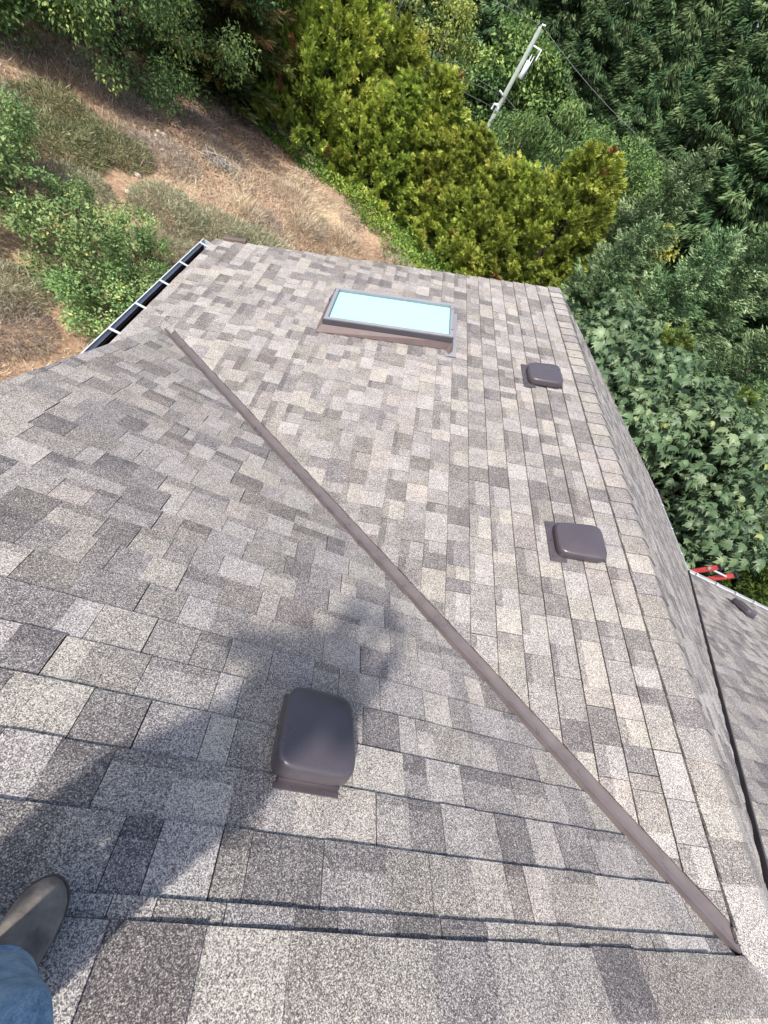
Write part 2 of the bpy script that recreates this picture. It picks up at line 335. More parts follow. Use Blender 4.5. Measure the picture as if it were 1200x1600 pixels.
# ------------------------------------------------------------------ shingles
EXP = 0.143
def clip(poly, a, b, c):                     # keep a*u + b*s + c >= 0
    out = []
    for i in range(len(poly)):
        p, q_ = poly[i], poly[(i + 1) % len(poly)]
        dp = a * p[0] + b * p[1] + c; dq = a * q_[0] + b * q_[1] + c
        if dp >= 0: out.append(p)
        if (dp >= 0) != (dq >= 0):
            t = dp / (dp - dq); out.append((p[0] + (q_[0] - p[0]) * t, p[1] + (q_[1] - p[1]) * t))
    return out
def area(p): return 0.5 * abs(sum(p[i][0] * p[(i + 1) % len(p)][1] - p[(i + 1) % len(p)][0] * p[i][1] for i in range(len(p))))
TONES = [0.715, 0.655, 0.585, 0.505, 0.415]; TW = [.22, .26, .24, .17, .11]
def tab(m, poly, fr, sU, lift, tone, hue, butt):
    if len(poly) < 3 or area(poly) < 2e-5: return
    top = [fr(u, s, 0.0012 + lift * (s - sU) / EXP) for u, s in poly]
    bot = [fr(u, s, -0.008) for u, s in poly]
    m.face(top, tone, hue)
    n = len(poly)
    for k in range(n):
        j = (k + 1) % n
        m.face([top[j], top[k], bot[k], bot[j]], tone * .55, hue)
def shingle_field(fr, s_start, s_end, first, umin, umax, planes, rng, parent, single, lens=(.85, 1.15), flip=False, tone_shift=0.0):
    """courses of laminated strips; planes are kept half planes in (u, s)"""
    MBc = MB; field = MB(); n_obj = 0
    s = first - EXP
    while s < s_end - 1e-4:
        sU, sL = s, min(s + EXP, s_end); s += EXP
        if sL < s_start: continue
        u = umin - rng.uniform(0, .9); prev = 0
        while u < umax:
            L = rng.uniform(*lens); m = MB(); strip_tone = rng.uniform(-.035, .035) + tone_shift
            x = u; raised = rng.random() < .5; strip_lift = rng.uniform(0, .0022)
            while x < u + L - .004:
                wd = rng.choice([.085, .105, .125, .14, .16, .18, .22]) * rng.uniform(.9, 1.1)
                if u + L - .004 - (x + wd) < .05: wd = u + L - .004 - x
                x1 = min(x + wd, u + L - .004)
                k = rng.choices(range(5), TW)[0]
                if k == prev: k = (k + rng.choice([1, 2, 3])) % 5
                prev = k
                tone = TONES[k] + strip_tone + rng.uniform(-.04, .04)
                hue = rng.random() * .75 if rng.random() < .85 else rng.uniform(.8, 1)
                lift = (.0098 if raised else .0078) + strip_lift
                ev = rng.uniform(-.0015, .001); jg = .0022 if rng.random() < .6 else 0
                rects = [(max(sU, s_start), sL + ev, tone)]
                if rng.random() < .34:
                    cut = sL - EXP * rng.choice([.22, .3, .42]); rects = [(max(sU, s_start), cut, tone), (cut, sL + ev, max(.32, tone - .17))]
                for a, b, tn in rects:
                    if b - a < .004: continue
                    gp = jg if x1 < u + L - .01 else 0; poly = [(x, a), (x1 - gp, a), (x1 - gp, b), (x, b)]
                    poly = clip(poly, 1, 0, -umin); poly = clip(poly, -1, 0, umax) if poly else poly
                    for pl in planes:
                        if poly: poly = clip(poly, *pl)
                    if poly:
                        if flip: poly = poly[::-1]
                        tab(m, poly, fr, sU, lift, tn, hue, True)
                raised = not raised; x = x1
            u += L
            if not m.f: continue
            if single(sU, u - L / 2):
                c = np.mean(np.array(m.v), 0)
                m.v = [(p[0] - c[0], p[1] - c[1], p[2] - c[2]) for p in m.v]
                o = MB.build(m, 'shingle', M['shingle'], parent, attrs=True)
                o.location = (c[0], c[1], c[2] + 4.6); n_obj += 1
            else:
                b0 = len(field.v); field.v += m.v; field.f += [tuple(i + b0 for i in f) for f in m.f]; field.a += m.a; field.h += m.h
    if field.f:
        field.v = [(a, b, c + 4.6) for a, b, c in field.v]
        tag(field.build('shingle_field', M['shingle'], parent, attrs=True), kind='stuff')
    return n_obj
GAP = 0.086                                  # open valley, measured along a course
S0 = 0.1727 / CO
n_sh = shingle_field(frA, .09, XR / CO, S0, 0, XR + .02, [(1, -CO, -.048)], random.Random(11), dA, lambda s, u: True, flip=True)
# far slope: open valley down to the metal's end, then closed and run on over the eave return
rB = random.Random(25)
SK = (1.215 / CO, 2.355 / CO, 4.005, 4.655)    # skylight frame: s0, s1, y0, y1
n_sh += shingle_field(frB, .09, SE + .025, .2697 / CO, 0, LF + .03, [(1, -CO, -GAP)], rB, dB, lambda s, u: True)
n_sh += shingle_field(frC, .09, SE + .02, S0, 0, XE, [(1, -CO, -.05)], random.Random(31), dC, lambda s, u: u < 5.4)
shingle_field(frD, .09, SE + .02, .2697 / CO, 0, LF + .03, [(1, -CO, -.05)], random.Random(37), dD, lambda s, u: False, flip=True)
shingle_field(frE, .09, SE + .02, S0, -XR - .02, XE, [], random.Random(41), dE, lambda s, u: False, flip=True)
print('shingles', n_sh)
# return of the far slope under the near gable's verge
m = MB(); rr = random.Random(5); sa = XR / CO - .12
while sa < SE:
    u = 3.06
    while u < 4.2:
        w_ = rr.uniform(.12, .22); u1 = min(u + w_, (sa + EXP) * CO + .03 + GAP)
        if u1 - u > .01: tab(m, [(u, sa), (u1, sa), (u1, min(sa + EXP, SE + .025)), (u, min(sa + EXP, SE + .025))], frB, sa, .006, rr.choice(TONES), .4, True)
        u += w_ + .003
    sa += EXP
m.v = [(a, b, c + 4.6) for a, b, c in m.v]
m.build('shingle', M['shingle'], dB, attrs=True)

# ridge caps: bent pieces overlapping along each ridge
def ridge(p0, axis, length, n, half, seed, name_parent, lift0=0.0):
    """axis 'y' or 'x-': pieces march along; each piece overlaps the one before it"""
    rng = random.Random(seed); step = length / n
    for k in range(n):
        t0 = k * step; t1 = t0 + step * 1.10; m = MB()
        k2 = rng.choices(range(5), [.3, .28, .22, .12, .08])[0]; tone = TONES[k2] + rng.uniform(-.04, .04); hue = rng.random()
        hw_ = half + rng.uniform(-.002, .002); sk = rng.uniform(-.004, .004)
        prof = []                            # distance from the crest, rounded bend
        for d in (-hw_, -.05, -.02, -.006, .006, .02, .05, hw_):
            a = abs(d); z = -T * (math.sqrt(a * a + .010 ** 2) - .010) ; prof.append((d, z))
        th = .007
        def P(t, d, z):
            if axis == 'y': return (p0[0] + d, p0[1] + t, p0[2] + z)
            return (p0[0] - t, p0[1] + d, p0[2] + z)
        lo, hi = lift0 + .006, lift0 + .014
        A_ = [P(t0 + sk, d, z + hi) for d, z in prof]; B_ = [P(t1, d, z + lo) for d, z in prof]
        A2 = [P(t0 + sk, d, z + hi - .011) for d, z in prof]; B2 = [P(t1, d, z + lo - .011) for d, z in prof]
        n_ = len(prof); vs_ = A_ + B_ + A2 + B2
        split = rng.random() < .3; tn2 = max(.3, tone - .15)
        for i in range(n_ - 1):
            tt = tn2 if (split and i >= 4) else tone
            m.poly([A_[i], A_[i + 1], B_[i + 1], B_[i]], [(0, 1, 2, 3)], tt, hue)
            m.poly([A_[i], A_[i + 1], A2[i + 1], A2[i]], [(3, 2, 1, 0)], tone * .5, hue)
        for i in (0, n_ - 1):
            m.poly([A_[i], B_[i], B2[i], A2[i]], [(0, 1, 2, 3)], tone * .5, hue)
        c = np.mean(np.array(m.v), 0); m.v = [tuple(np.array(p) - c) for p in m.v]
        o = m.build('ridge_cap', M['shingle'], name_parent, attrs=True); o.location = (c[0], c[1], c[2] + 4.6)
m = HMB(); m.box((-.02, .05, -.06), (.02, LF, -.02)); rdB = m.build('ridge_board', M['deck'])
rdB['label'] = 'line of ridge caps running away along the right'
m = HMB(); m.box((-XR, -.02, -.06), (XE, .02, -.02)); rdA = m.build('ridge_board', M['deck'])
rdA['label'] = 'ridge caps along the bottom edge under the shoe'
ridge((0, .055, 0), 'y', LF - .02, 40, .1385, 3, rdB)
ridge((3.0, 0, 0), 'x-', 3.0 + XR, 34, .140, 8, rdA, .005)

# ------------------------------------------------------------------ valley flashing
def valley(sign, length0, length1, m_mat, half, rib, name, label):
    """W-shaped strip lying in the valley; sign -1 left valley, +1 right"""
    m = HMB()
    d = Vector((sign, 1, -T)).normalized()
    nA = Vector((0, SI, CO)); nB = Vector((sign * SI, 0, CO))
    a = d.cross(nA); a = a if a.y < 0 else -a          # in the near plane, away from the valley
    b = d.cross(nB); b = b if b.dot(Vector((-sign, 0, 0))) > 0 else -b
    up = (nA + nB).normalized()
    prof = [a * half - nA * .006, a * .010 - nA * .004, up * rib + a * .0085, up * rib + b * .0085, b * .010 - nB * .004, b * half - nB * .006]
    R = []
    for t in (length0, length1):
        c = d * t; R.append([c + p for p in prof] + [c + p - up * .003 for p in prof[::-1]])
    m.rings(R); o = m.build(name, m_mat); o['label'] = label
    return o
L_end = 3.63 * math.sqrt(2 + T * T)
valley(-1, .215, L_end, M['valley'], .095, .019, 'valley_flashing', 'long brown metal valley strip with raised centre rib')
valley(1, .265, (W + .03) * math.sqrt(2 + T * T), M['darkflash'], .06, .03, 'valley_flashing', 'dark metal valley strip at the right edge')

# ------------------------------------------------------------------ eaves, verges, gutters
def rake(fr, u, out, s0, s1, nm, mt):
    m = HMB(); m.box((min(u, u + out), s0, -.20), (max(u, u + out), s1, -.016), fr); return m.build(nm, mt)
rake(frA, XR - .025, .03, .0, XR / CO, 'rake_board', M['trim'])
rake(frB, LF - .025, .03, .0, SE, 'rake_board', M['trim']); rake(frD, LF - .025, .03, .0, SE, 'rake_board', M['trim'])
rake(frE, -XR, .03, .0, SE, 'rake_board', M['trim'])
def drip(fr, u0, s0, s1):
    m = HMB(); m.box((u0, s0, -.03), (u0 + .006, s1, .004), fr); o = m.build('drip_edge', M['frame']); return o
drip(frA, XR + .02, .05, XR / CO)
m = HMB()                                    # small bent brown flashing at the far low corner
m.box((LF + .005, SE - .36, -.02), (LF + .07, SE - .08, .035), frB); m.build('kick_flashing', M['flash'], bevel=.004)
def gutter(axis, fixed, a0, a1, sgn, hangers, label):
    """K-profile trough along an eave; axis 'y': fixed is x and sgn the outward sign"""
    z0 = -W * T - (.022 if sgn > 0 else 0)
    prof = [(.0, -.01), (.0, -.115), (.075, -.115), (.085, -.07), (.118, -.035), (.118, -.006), (.108, -.004), (.108, -.03), (.079, -.062), (.070, -.108), (.006, -.108), (.006, -.01)]
    def P(t, d, z): return (fixed + sgn * d, t, z0 + z) if axis == 'y' else (t, fixed + sgn * d, z0 + z)
    m = HMB(); m.rings([[P(a0, *p) for p in prof], [P(a1, *p) for p in prof]]); g = m.build('gutter', M['white_metal']); g['label'] = label
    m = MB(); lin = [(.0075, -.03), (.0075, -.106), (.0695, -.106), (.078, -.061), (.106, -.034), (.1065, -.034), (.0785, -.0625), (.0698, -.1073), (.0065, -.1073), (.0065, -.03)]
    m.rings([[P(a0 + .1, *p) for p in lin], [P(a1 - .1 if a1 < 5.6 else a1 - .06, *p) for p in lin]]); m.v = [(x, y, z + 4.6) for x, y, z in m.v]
    m.build('gutter_dirt_shade', M['gutter_in'], g)  # thin dark sheet standing for debris and painted-in shade inside the trough
    for h in (a0, a1):
        m = MB(); e = .002 if h == a1 else -.002
        m.rings([[P(h, *p) for p in prof[:6]], [P(h + e, *p) for p in prof[:6]]]); m.v = [(x, y, z + 4.6) for x, y, z in m.v]; m.build('end_cap', M['white_metal'], g)
    for h in hangers:
        m = MB(); c = [P(h - .013, .0, -.004), P(h + .013, .0, -.004), P(h + .013, .110, .001), P(h - .013, .110, .001)]
        m.hexa(c + [(x, y, z + .005) for x, y, z in c]); m.v = [(x, y, z + 4.6) for x, y, z in m.v]; m.build('hanger', M['white_metal'], g)
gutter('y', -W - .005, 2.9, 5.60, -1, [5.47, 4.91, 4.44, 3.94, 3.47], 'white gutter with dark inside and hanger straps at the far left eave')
gutter('y', W + .005, W + .13, LF, 1, [4.3, 4.8, 5.3], 'white gutter along the far right eave')
gutter('x', W + .005, W + .13, XE, 1, [4.25, 4.75, 5.25, 5.75, 6.25], 'white gutter below the right edge slope')
for args in ((-W - .001, -W + .025, 3.05, LF - .03), (W - .025, W + .001, W, LF - .03)):
    m = HMB(); m.box((args[0], args[2], -W * T - .19), (args[1], args[3], -W * T - .02)); m.build('fascia', M['trim'])
m = HMB(); m.box((W, W - .025, -W * T - .19), (XE, W + .001, -W * T - .02)); m.build('fascia', M['trim'])
m = HMB(); m.box((-XR, -W - .001, -W * T - .19), (XE, -W + .025, -W * T - .02)); m.build('fascia', M['trim'])

# ------------------------------------------------------------------ skylight
def sub(mb, name, m, parent, **k):
    mb.v = [(x, y, z + 4.6) for x, y, z in mb.v]; return MB.build(mb, name, m, parent, **k)
s0, s1, y0, y1 = SK
H0, H1 = .085, .135
def framebox(m, ua, ub, sa, sb, ha, hb): m.box((ua, sa, ha), (ub, sb, hb), frB)
# outer clad frame: four rails as one mesh
m = MB(); fw = .036
framebox(m, y0, y0 + fw, s0, s1, H0, H1); framebox(m, y1 - fw, y1, s0, s1, H0, H1)
framebox(m, y0 + fw, y1 - fw, s0, s0 + fw, H0, H1 - .001); framebox(m, y0 + fw, y1 - fw, s1 - fw, s1, H0, H1 - .001)
m.v = [(a, b, c + 4.6) for a, b, c in m.v]
sk = MB.build(m, 'skylight', M['frame'], house, bevel=.006); sk['label'] = 'low rectangular skylight with grey frame and pale aqua pane'
m = MB(); framebox(m, y0 + .012, y1 - .012, s0 + .012, s1 - .012, -.005, .018); sub(m, 'curb', M['frame_dark'], sk)
m = MB()
framebox(m, y0 + .004, y0 + .03, s0 + .004, s1 - .004, .0, H0 - .0005); framebox(m, y1 - .03, y1 - .004, s0 + .004, s1 - .004, .0, H0 - .0005)
framebox(m, y0 + .03, y1 - .03, s0 + .004, s0 + .03, 0, H0 - .0005); framebox(m, y0 + .03, y1 - .03, s1 - .03, s1 - .004, 0, H0 - .0005)
sub(m, 'curb_cladding', M['frame_dark'], sk)
m = MB(); framebox(m, y0 + fw - .004, y1 - fw + .004, s0 + fw - .004, s1 - fw + .004, H1 - .018, H1 - .012); sub(m, 'pane', M['glass'], sk)
m = MB(); framebox(m, y0 + fw + .004, y1 - fw - .004, s0 + fw + .004, s1 - fw - .004, .100, .105); sub(m, 'blind', M['blind'], sk)
m = MB(); framebox(m, y0 + .006, y1 - .006, s1, s1 + .012, .078, .126); framebox(m, y0 - .012, y0, s0 - .004, s1 + .012, .078, .126)
sub(m, 'cladding_strip', M['frame_dark'], sk, bevel=.003)
# sloping brown skirt flashing on the near side and the low side, flat head flashing at the high side
m = MB()
m.poly([frB(y0 - .002, s0 - .01, H0), frB(y0 - .002, s1 + .005, H0), frB(y0 - .05, s1 + .075, .012), frB(y0 - .022, s0 - .02, .012)], [(0, 1, 2, 3)])
m.poly([frB(y0 - .002, s1 + .005, H0), frB(y1, s1 + .005, H0), frB(y1 + .05, s1 + .075, .012), frB(y0 - .05, s1 + .075, .012)], [(0, 1, 2, 3)])
m.poly([frB(y1 + .002, s0, H0), frB(y1 + .002, s1 + .005, H0), frB(y1 + .05, s1 + .075, .012), frB(y1 + .05, s0, .012)], [(3, 2, 1, 0)])
sub(m, 'skirt_flashing', M['flash'], sk)
m = MB(); framebox(m, y0 - .14, y1 + .05, s0 - .055, s0 + .004, .010, .0145); framebox(m, y0 - .14, y0 - .05, s0 - .055, s0 + .05, .0105, .0142)
sub(m, 'head_flashing', M['frame'], sk)
m = MB(); m.poly([frB(y0 - .002, s0 - .002, H0), frB(y0 - .048, s0 - .02, .012), frB(y0 - .11, s0 + .02, .016), frB(y0 - .05, s0 + .05, .02)], [(0, 1, 2, 3)])
sub(m, 'corner_flashing', M['flash'], sk)
m = MB()
for uu in (y0 + .12, y1 - .12):
    framebox(m, uu - .006, uu + .006, s0 + .01, s0 + .022, H1, H1 + .004)
framebox(m, y1 - .16, y1 - .13, s1 + .012, s1 + .05, .02, .075)
sub(m, 'clip', M['frame_dark'], sk)

# ------------------------------------------------------------------ roof vents
def superell(a, b, n, p=4.0):
    out = []
    for k in range(n):
        t = 2 * math.pi * k / n; c, s = math.cos(t), math.sin(t)
        out.append((a * math.copysign(abs(c) ** (2 / p), c), b * math.copysign(abs(s) ** (2 / p), s)))
    return out
def vent(fr, uc, sc, a, b, label, hscale=1.0, fw=1.22, fl_=1.24):
    """a: half size across the slope, b: half size along it; hood with soft corners on a neck and flange"""
    N = 48; R = []
    prof = [(.90, .028), (.985, .028), (.998, .031), (1.0, .045), (.995, .066), (.985, .080), (.965, .0875), (.935, .0915), (.88, .094), (.7, .0985), (.45, .102), (.2, .1035)]
    for k, (f, h) in enumerate(prof):
        ring = []
        for x, y in superell(a * f, b * f, N, 5.5 if f > .8 else 4):
            edge = 1 - .10 * (abs(x) / a) ** 4 * 0
            hh = h * hscale + .012 * (y / b) * -0.2
            ring.append(fr(uc + x * (1 - .05 * (y / b)), sc + y, hh))
        R.append(ring)
    if fr in (frA,): pass
    m = MB(); m.rings(R); m.v = [(x, y, z + 4.6) for x, y, z in m.v]
    o = m.build('roof_vent', M['vent'], house, smooth=True); o['label'] = label
    m = MB(); m.box((uc - a * fw, sc + b * .55, .0135), (uc + a * fw, sc + b * fl_, .0175), fr); sub(m, 'flange', M['vent'], o, bevel=.002)
    m = MB(); m.box((uc - a * .78, sc - b * 1.03, .004), (uc + a * .78, sc + b * .80, .045), fr); sub(m, 'neck', M['ventbase'], o, bevel=.004)
    m = MB(); m.box((uc - a * .84, sc - b * 1.12, .012), (uc + a * .84, sc - b * 1.0, .0165), fr); sub(m, 'lip', M['vent'], o, bevel=.002)
    for du in (-.95, .0, .95):
        m = MB(); m.tube([fr(uc + a * du * 1.12 * fw / 1.38, sc + b * (fl_ - .12), .0175), fr(uc + a * du * 1.12 * fw / 1.38, sc + b * (fl_ - .12), .021)], .006, 8); sub(m, 'screw', M['ventbase'], o)
    return o
vent(frA, 1.893, .545 / CO, .126, .137, 'large vent hood nearest the viewer, standing alone on the near slope', 1.12, .9, 1.05)
vent(frB, 1.905, .425 / CO, .126, .152, 'grey vent hood beside the right ridge, nearer of the two', .85)
vent(frB, 3.735, .42 / CO, .145, .152, 'small grey vent hood upslope of the skylight beside the ridge', .85)
vent(frC, 4.53, 3.42 / CO, .10, .15, 'dark vent hood on the right edge slope by the gutter', 1.0)

# ------------------------------------------------------------------ ladder
lad = empty('ladder', (4.47, 4.65, gz(4.4, 4.7))); tag(lad, 'red fibreglass ladder top sticking up behind the right gutter', 'ladder')
lb = Vector((4.47, 4.65, gz(4.4, 4.7)))
def lp(x, t):                                # t = height above roof level reference
    zt = -1.36; zz = lb.z + (zt - lb.z) * t; yy = 4.85 + (4.085 - 4.85) * t
    return Vector((x, yy, zz)) - lb
top_x = (4.42, 4.82)
for x in top_x:
    m = MB(); c = []
    for t in (0.0, 1.0):
        p = lp(x, t); c += [p + Vector((-.014, -.04, 0)), p + Vector((.014, -.04, 0)), p + Vector((.014, .04, 0)), p + Vector((-.014, .04, 0))]
    m.hexa(c); r_ = m.build('rail', M['ladder_red'], lad, bevel=.004)
    p = lp(x, 1.0); m = MB(); m.box((p.x - .017, p.y - .044, p.z - .03), (p.x + .017, p.y + .044, p.z + .006)); m.build('end_cap', M['black'], r_)
nr = 11
for k in range(nr):
    t = .955 - k * .088
    if t < .03: break
    m = MB(); a = lp(top_x[0] - .02, t); b = lp(top_x[1] + .02, t); m.tube([a, b], .016, 10); rg = m.build('rung', M['aluminium'], lad, smooth=False)
    for x in (top_x[0] - .02, top_x[1] + .02):
        p = lp(x, t); m = MB(); s_ = 1 if x > 4.6 else -1; m.tube([p + Vector((-.003, 0, 0)), p + Vector((.004 * s_, 0, 0))], .026, 12); m.build('rung_plate', M['aluminium'], rg)

# ------------------------------------------------------------------ foliage helpers
def unit(v): return v / np.maximum(np.linalg.norm(v, axis=1, keepdims=True), 1e-9)
def rdir(rng, n): return unit(rng.normal(size=(n, 3)))
def leaf_arrays(P, D, N, L, Wd, fold=.25):
    """diamond leaves: base, left, tip, right; folded along the middle"""
    S = unit(np.cross(D, N)); N = unit(np.cross(S, D)); L = np.asarray(L).reshape(-1, 1); Wd = np.asarray(Wd).reshape(-1, 1)
    mid = P + D * L * .45
    v = np.stack([P, mid + S * Wd * .5 + N * Wd * fold, P + D * L, mid - S * Wd * .5 + N * Wd * fold], 1)
    return v
def quads_mesh(name, v, tone, material):
    n = len(v); me = bpy.data.meshes.new(name)
    me.vertices.add(n * 4); me.vertices.foreach_set('co', v.reshape(-1).astype(np.float32))
    me.loops.add(n * 6); me.polygons.add(n * 2)
    idx = (np.arange(n)[:, None] * 4 + np.array([0, 1, 2, 0, 2, 3])[None]).reshape(-1)
    me.loops.foreach_set('vertex_index', idx.astype(np.int32))
    me.polygons.foreach_set('loop_start', (np.arange(n * 2) * 3).astype(np.int32))
    me.polygons.foreach_set('loop_total', np.full(n * 2, 3, np.int32))
    a = me.attributes.new('tone', 'FLOAT', 'FACE'); a.data.foreach_set('value', np.repeat(tone, 2).astype(np.float32))
    me.materials.append(material); me.update(calc_edges=True); return me

def conifer(H, R, seed, dens=1.0, twig=.22, base=.04, droop=.25, uptip=.35, whorl=.28, width=.30, pw=.85, hang=.12):
    rng = np.random.default_rng(seed); V = []; Tn = []
    z = H * base
    while z < H * .985:
        f = z / H; nb = max(5, int(rng.integers(8, 12) * (1.0 - .35 * f)))
        lmax = R * (1 - f) ** pw * (1 if f > .12 else .75 + f * 2)
        for b in range(nb):
            az = rng.uniform(0, 2 * np.pi); l = max(.12, lmax * rng.uniform(.62, 1.08))
            zz = z + rng.uniform(-.5, .5) * whorl
            n = int(max(6, l / twig * 11 * dens)); s = rng.uniform(.06, 1, n) ** .8 * l
            dirh = np.array([np.cos(az), np.sin(az), 0]); side = np.array([-np.sin(az), np.cos(az), 0])
            curve = -droop * (s / l) * l * .5 + uptip * l * .25 * (s / l) ** 3 + .35 * f * s
            P = dirh * s[:, None] + np.array([0, 0, zz]) + np.outer(curve, [0, 0, 1])
            sgn = rng.choice([-1, 1], n); spread = (1 - .7 * s / l) * l * width
            off = rng.uniform(0, 1, n) * spread
            P = P + side * (sgn * off)[:, None] + dirh * (-off * .1)[:, None]; P[:, 2] += rng.normal(0, .05, n) - off * .12
            D = unit(dirh * .75 + side * (sgn * .65)[:, None] * rng.uniform(.3, 1.2, n)[:, None] + np.array([0, 0, 1]) * rng.normal(hang, .28, n)[:, None])
            N = unit(dirh * .7 + np.array([0, 0, .5]) + rng.normal(0, .6, (n, 3)))
            L = twig * rng.uniform(.7, 1.5, n) * (.6 + .4 * (1 - f)); Wd = L * rng.uniform(.16, .26, n)
            V.append(leaf_arrays(P, D, N, L, Wd)); bt = rng.uniform(.0, .7)
            Tn.append(np.clip(bt + rng.normal(0, .14, n) + .35 * (s / l) ** 3, 0, 1))
        z += whorl * rng.uniform(.8, 1.2) * (1 - .4 * f)
    # leader
    n = 30; P = np.stack([rng.normal(0, .03, n), rng.normal(0, .03, n), rng.uniform(H * .93, H, n)], 1)
    D = unit(np.stack([rng.normal(0, .5, n), rng.normal(0, .5, n), np.ones(n)], 1)); V.append(leaf_arrays(P, D, rdir(rng, n), np.full(n, twig), np.full(n, twig * .25))); Tn.append(np.full(n, .8))
    return np.concatenate(V), np.concatenate(Tn)
def bushy(H, Rx, seed, npl, frond=.26, per=55):
    """cypress-like crown: plumes reaching out and up from the stem, each a brush of small fanned sprays"""
    rng = np.random.default_rng(seed); V = []; Tn = []
    nl = 60; la = rng.uniform(0, 2 * np.pi, nl); lz = rng.uniform(.03, 1.05, nl); lw = rng.uniform(.16, .5, nl); lh = rng.uniform(-.30, .40, nl)
    az = rng.uniform(0, 2 * np.pi, npl); zf = rng.uniform(.08, 1, npl) ** .9
    prof = np.clip((1 - zf) ** .48 * (1.1 - .2 * zf), .05, None) * np.where(zf < .12, .72 + 2.3 * zf, 1); bump = np.zeros(npl)
    for k in range(nl):
        d = np.abs((az - la[k] + np.pi) % (2 * np.pi) - np.pi) * .8; bump += lh[k] * np.exp(-(d ** 2 + ((zf - lz[k]) * 2.2) ** 2) / (lw[k] ** 2) * 2.5)
    bump = np.clip(bump, -.4, .5) + rng.normal(0, .10, npl)
    r = Rx * prof * (1 + bump)
    tip = np.stack([r * np.cos(az), r * np.sin(az), zf * H * (1 + .12 * bump) + rng.normal(0, .08, npl)], 1)
    pl = rng.uniform(.4, .9, npl) * (.6 + .4 * (1 - zf)); out = np.stack([np.cos(az), np.sin(az), np.zeros(npl)], 1)
    pd = unit(out * rng.uniform(.45, 1.0, npl)[:, None] + np.array([0, 0, 1.]) * rng.uniform(.35, 1.1, npl)[:, None] + rng.normal(0, .22, (npl, 3)))
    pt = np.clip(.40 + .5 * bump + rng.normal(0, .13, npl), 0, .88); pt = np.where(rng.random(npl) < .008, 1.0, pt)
    idx = np.repeat(np.arange(npl), per); n = len(idx); t = rng.random(n) ** .7
    sp = (.05 + .24 * (1 - t)) * pl[idx]; off = rdir(rng, n) * (sp * rng.random(n) ** .6)[:, None]
    P = tip[idx] - pd[idx] * (pl[idx] * (1 - t))[:, None] + off - np.array([0, 0, .12]) * ((1 - t) ** 2)[:, None]
    D0 = unit(pd[idx] + off / np.maximum(sp, .02)[:, None] * .75 + rng.normal(0, .25, (n, 3))); N0 = unit(out[idx] + rng.normal(0, .7, (n, 3))); S_ = unit(np.cross(D0, N0))
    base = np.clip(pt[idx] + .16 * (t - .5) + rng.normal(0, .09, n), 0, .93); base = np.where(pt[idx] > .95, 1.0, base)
    fl = frond * rng.uniform(.55, 1.25, n)
    for u, ang, ll in ((0, 0, 1.0), (.15, .75, .55), (.15, -.75, .55), (.45, .65, .45), (.45, -.65, .45)):
        D = unit(D0 * np.cos(ang) + S_ * np.sin(ang) + rng.normal(0, .12, (n, 3)))
        V.append(leaf_arrays(P + D0 * (fl * u)[:, None], D, N0, fl * ll, fl * ll * .22)); Tn.append(base)
    return np.concatenate(V), np.concatenate(Tn)
def broadleaf(clumps, seed, leaf=.1, per=60, spread=.45, droop=.3, asp=.55, light=.0):
    rng = np.random.default_rng(seed); V = []; Tn = []
    for c, r in clumps:
        n = int(per * (r / spread) ** 2); q_ = rdir(rng, n) * (rng.random(n) ** .45)[:, None] * r
        q_[:, 2] *= .75; P = np.array(c) + q_
        D = unit(q_ / r * .7 + rng.normal(0, .5, (n, 3)) + np.array([0, 0, -droop])); N = unit(np.array([0, 0, .8]) + q_ / r * .6 + rng.normal(0, .5, (n, 3)))
        L = leaf * rng.uniform(.65, 1.3, n); V.append(leaf_arrays(P, D, N, L, L * asp))
        b = rng.uniform(.15, .7); Tn.append(np.clip(b + light + rng.normal(0, .17, n), 0, 1))
    return np.concatenate(V), np.concatenate(Tn)
def egg_clumps(H0_, H1_, R, n, seed, rmin=.35, rmax=.7, pw=.6):
    rng = np.random.default_rng(seed); out = []
    for k in range(n):
        zf = rng.uniform(.02, .98); az = rng.uniform(0, 2 * np.pi)
        pr = max(.12, math.sin(math.pi * (zf * .78 + .18)) ** pw); rr_ = R * pr * rng.uniform(.45, 1.05)
        out.append(((rr_ * math.cos(az), rr_ * math.sin(az), H0_ + (H1_ - H0_) * zf), rng.uniform(rmin, rmax)))
    return out
def trunk_mesh(H, r, seed, limbs, mt, lean=0.0):
    rng = random.Random(seed); m = MB(); pts = []; x = y = 0
    for k in range(9):
        pts.append((x, y, H * k / 8 - (.25 if k == 0 else 0))); x += rng.uniform(-.05, .05) * H * .15 + lean; y += rng.uniform(-.05, .05) * H * .15
    m.tube(pts, [r * (1.25 if k == 0 else 1) * (1 - .85 * k / 8) + .01 for k in range(9)], 9)
    for c in limbs:
        zt = max(.15, min(.85, (c[2] / H) * .7)); i = int(zt * 8); p = Vector(pts[i]); q_ = Vector(c); mid = (p + q_) / 2 + Vector((0, 0, -.08 * (q_ - p).length))
        m.tube([p, mid, q_], [r * .32 * (1 - .5 * zt) + .008, r * .2 + .006, .008], 6)
    return m.mesh('trunk', mt, smooth=True)
def tree(name, loc, crown_mesh, trunk, label, cat, group, rz=0.0, sc=1.0):
    t = empty(name, loc, rz); tag(t, label, cat, group)
    if trunk is not None: mesh_obj('trunk', trunk, t)
    mesh_obj('crown', crown_mesh, t)
    t.scale = (sc, sc, sc) if not hasattr(sc, '__len__') else sc
    return t

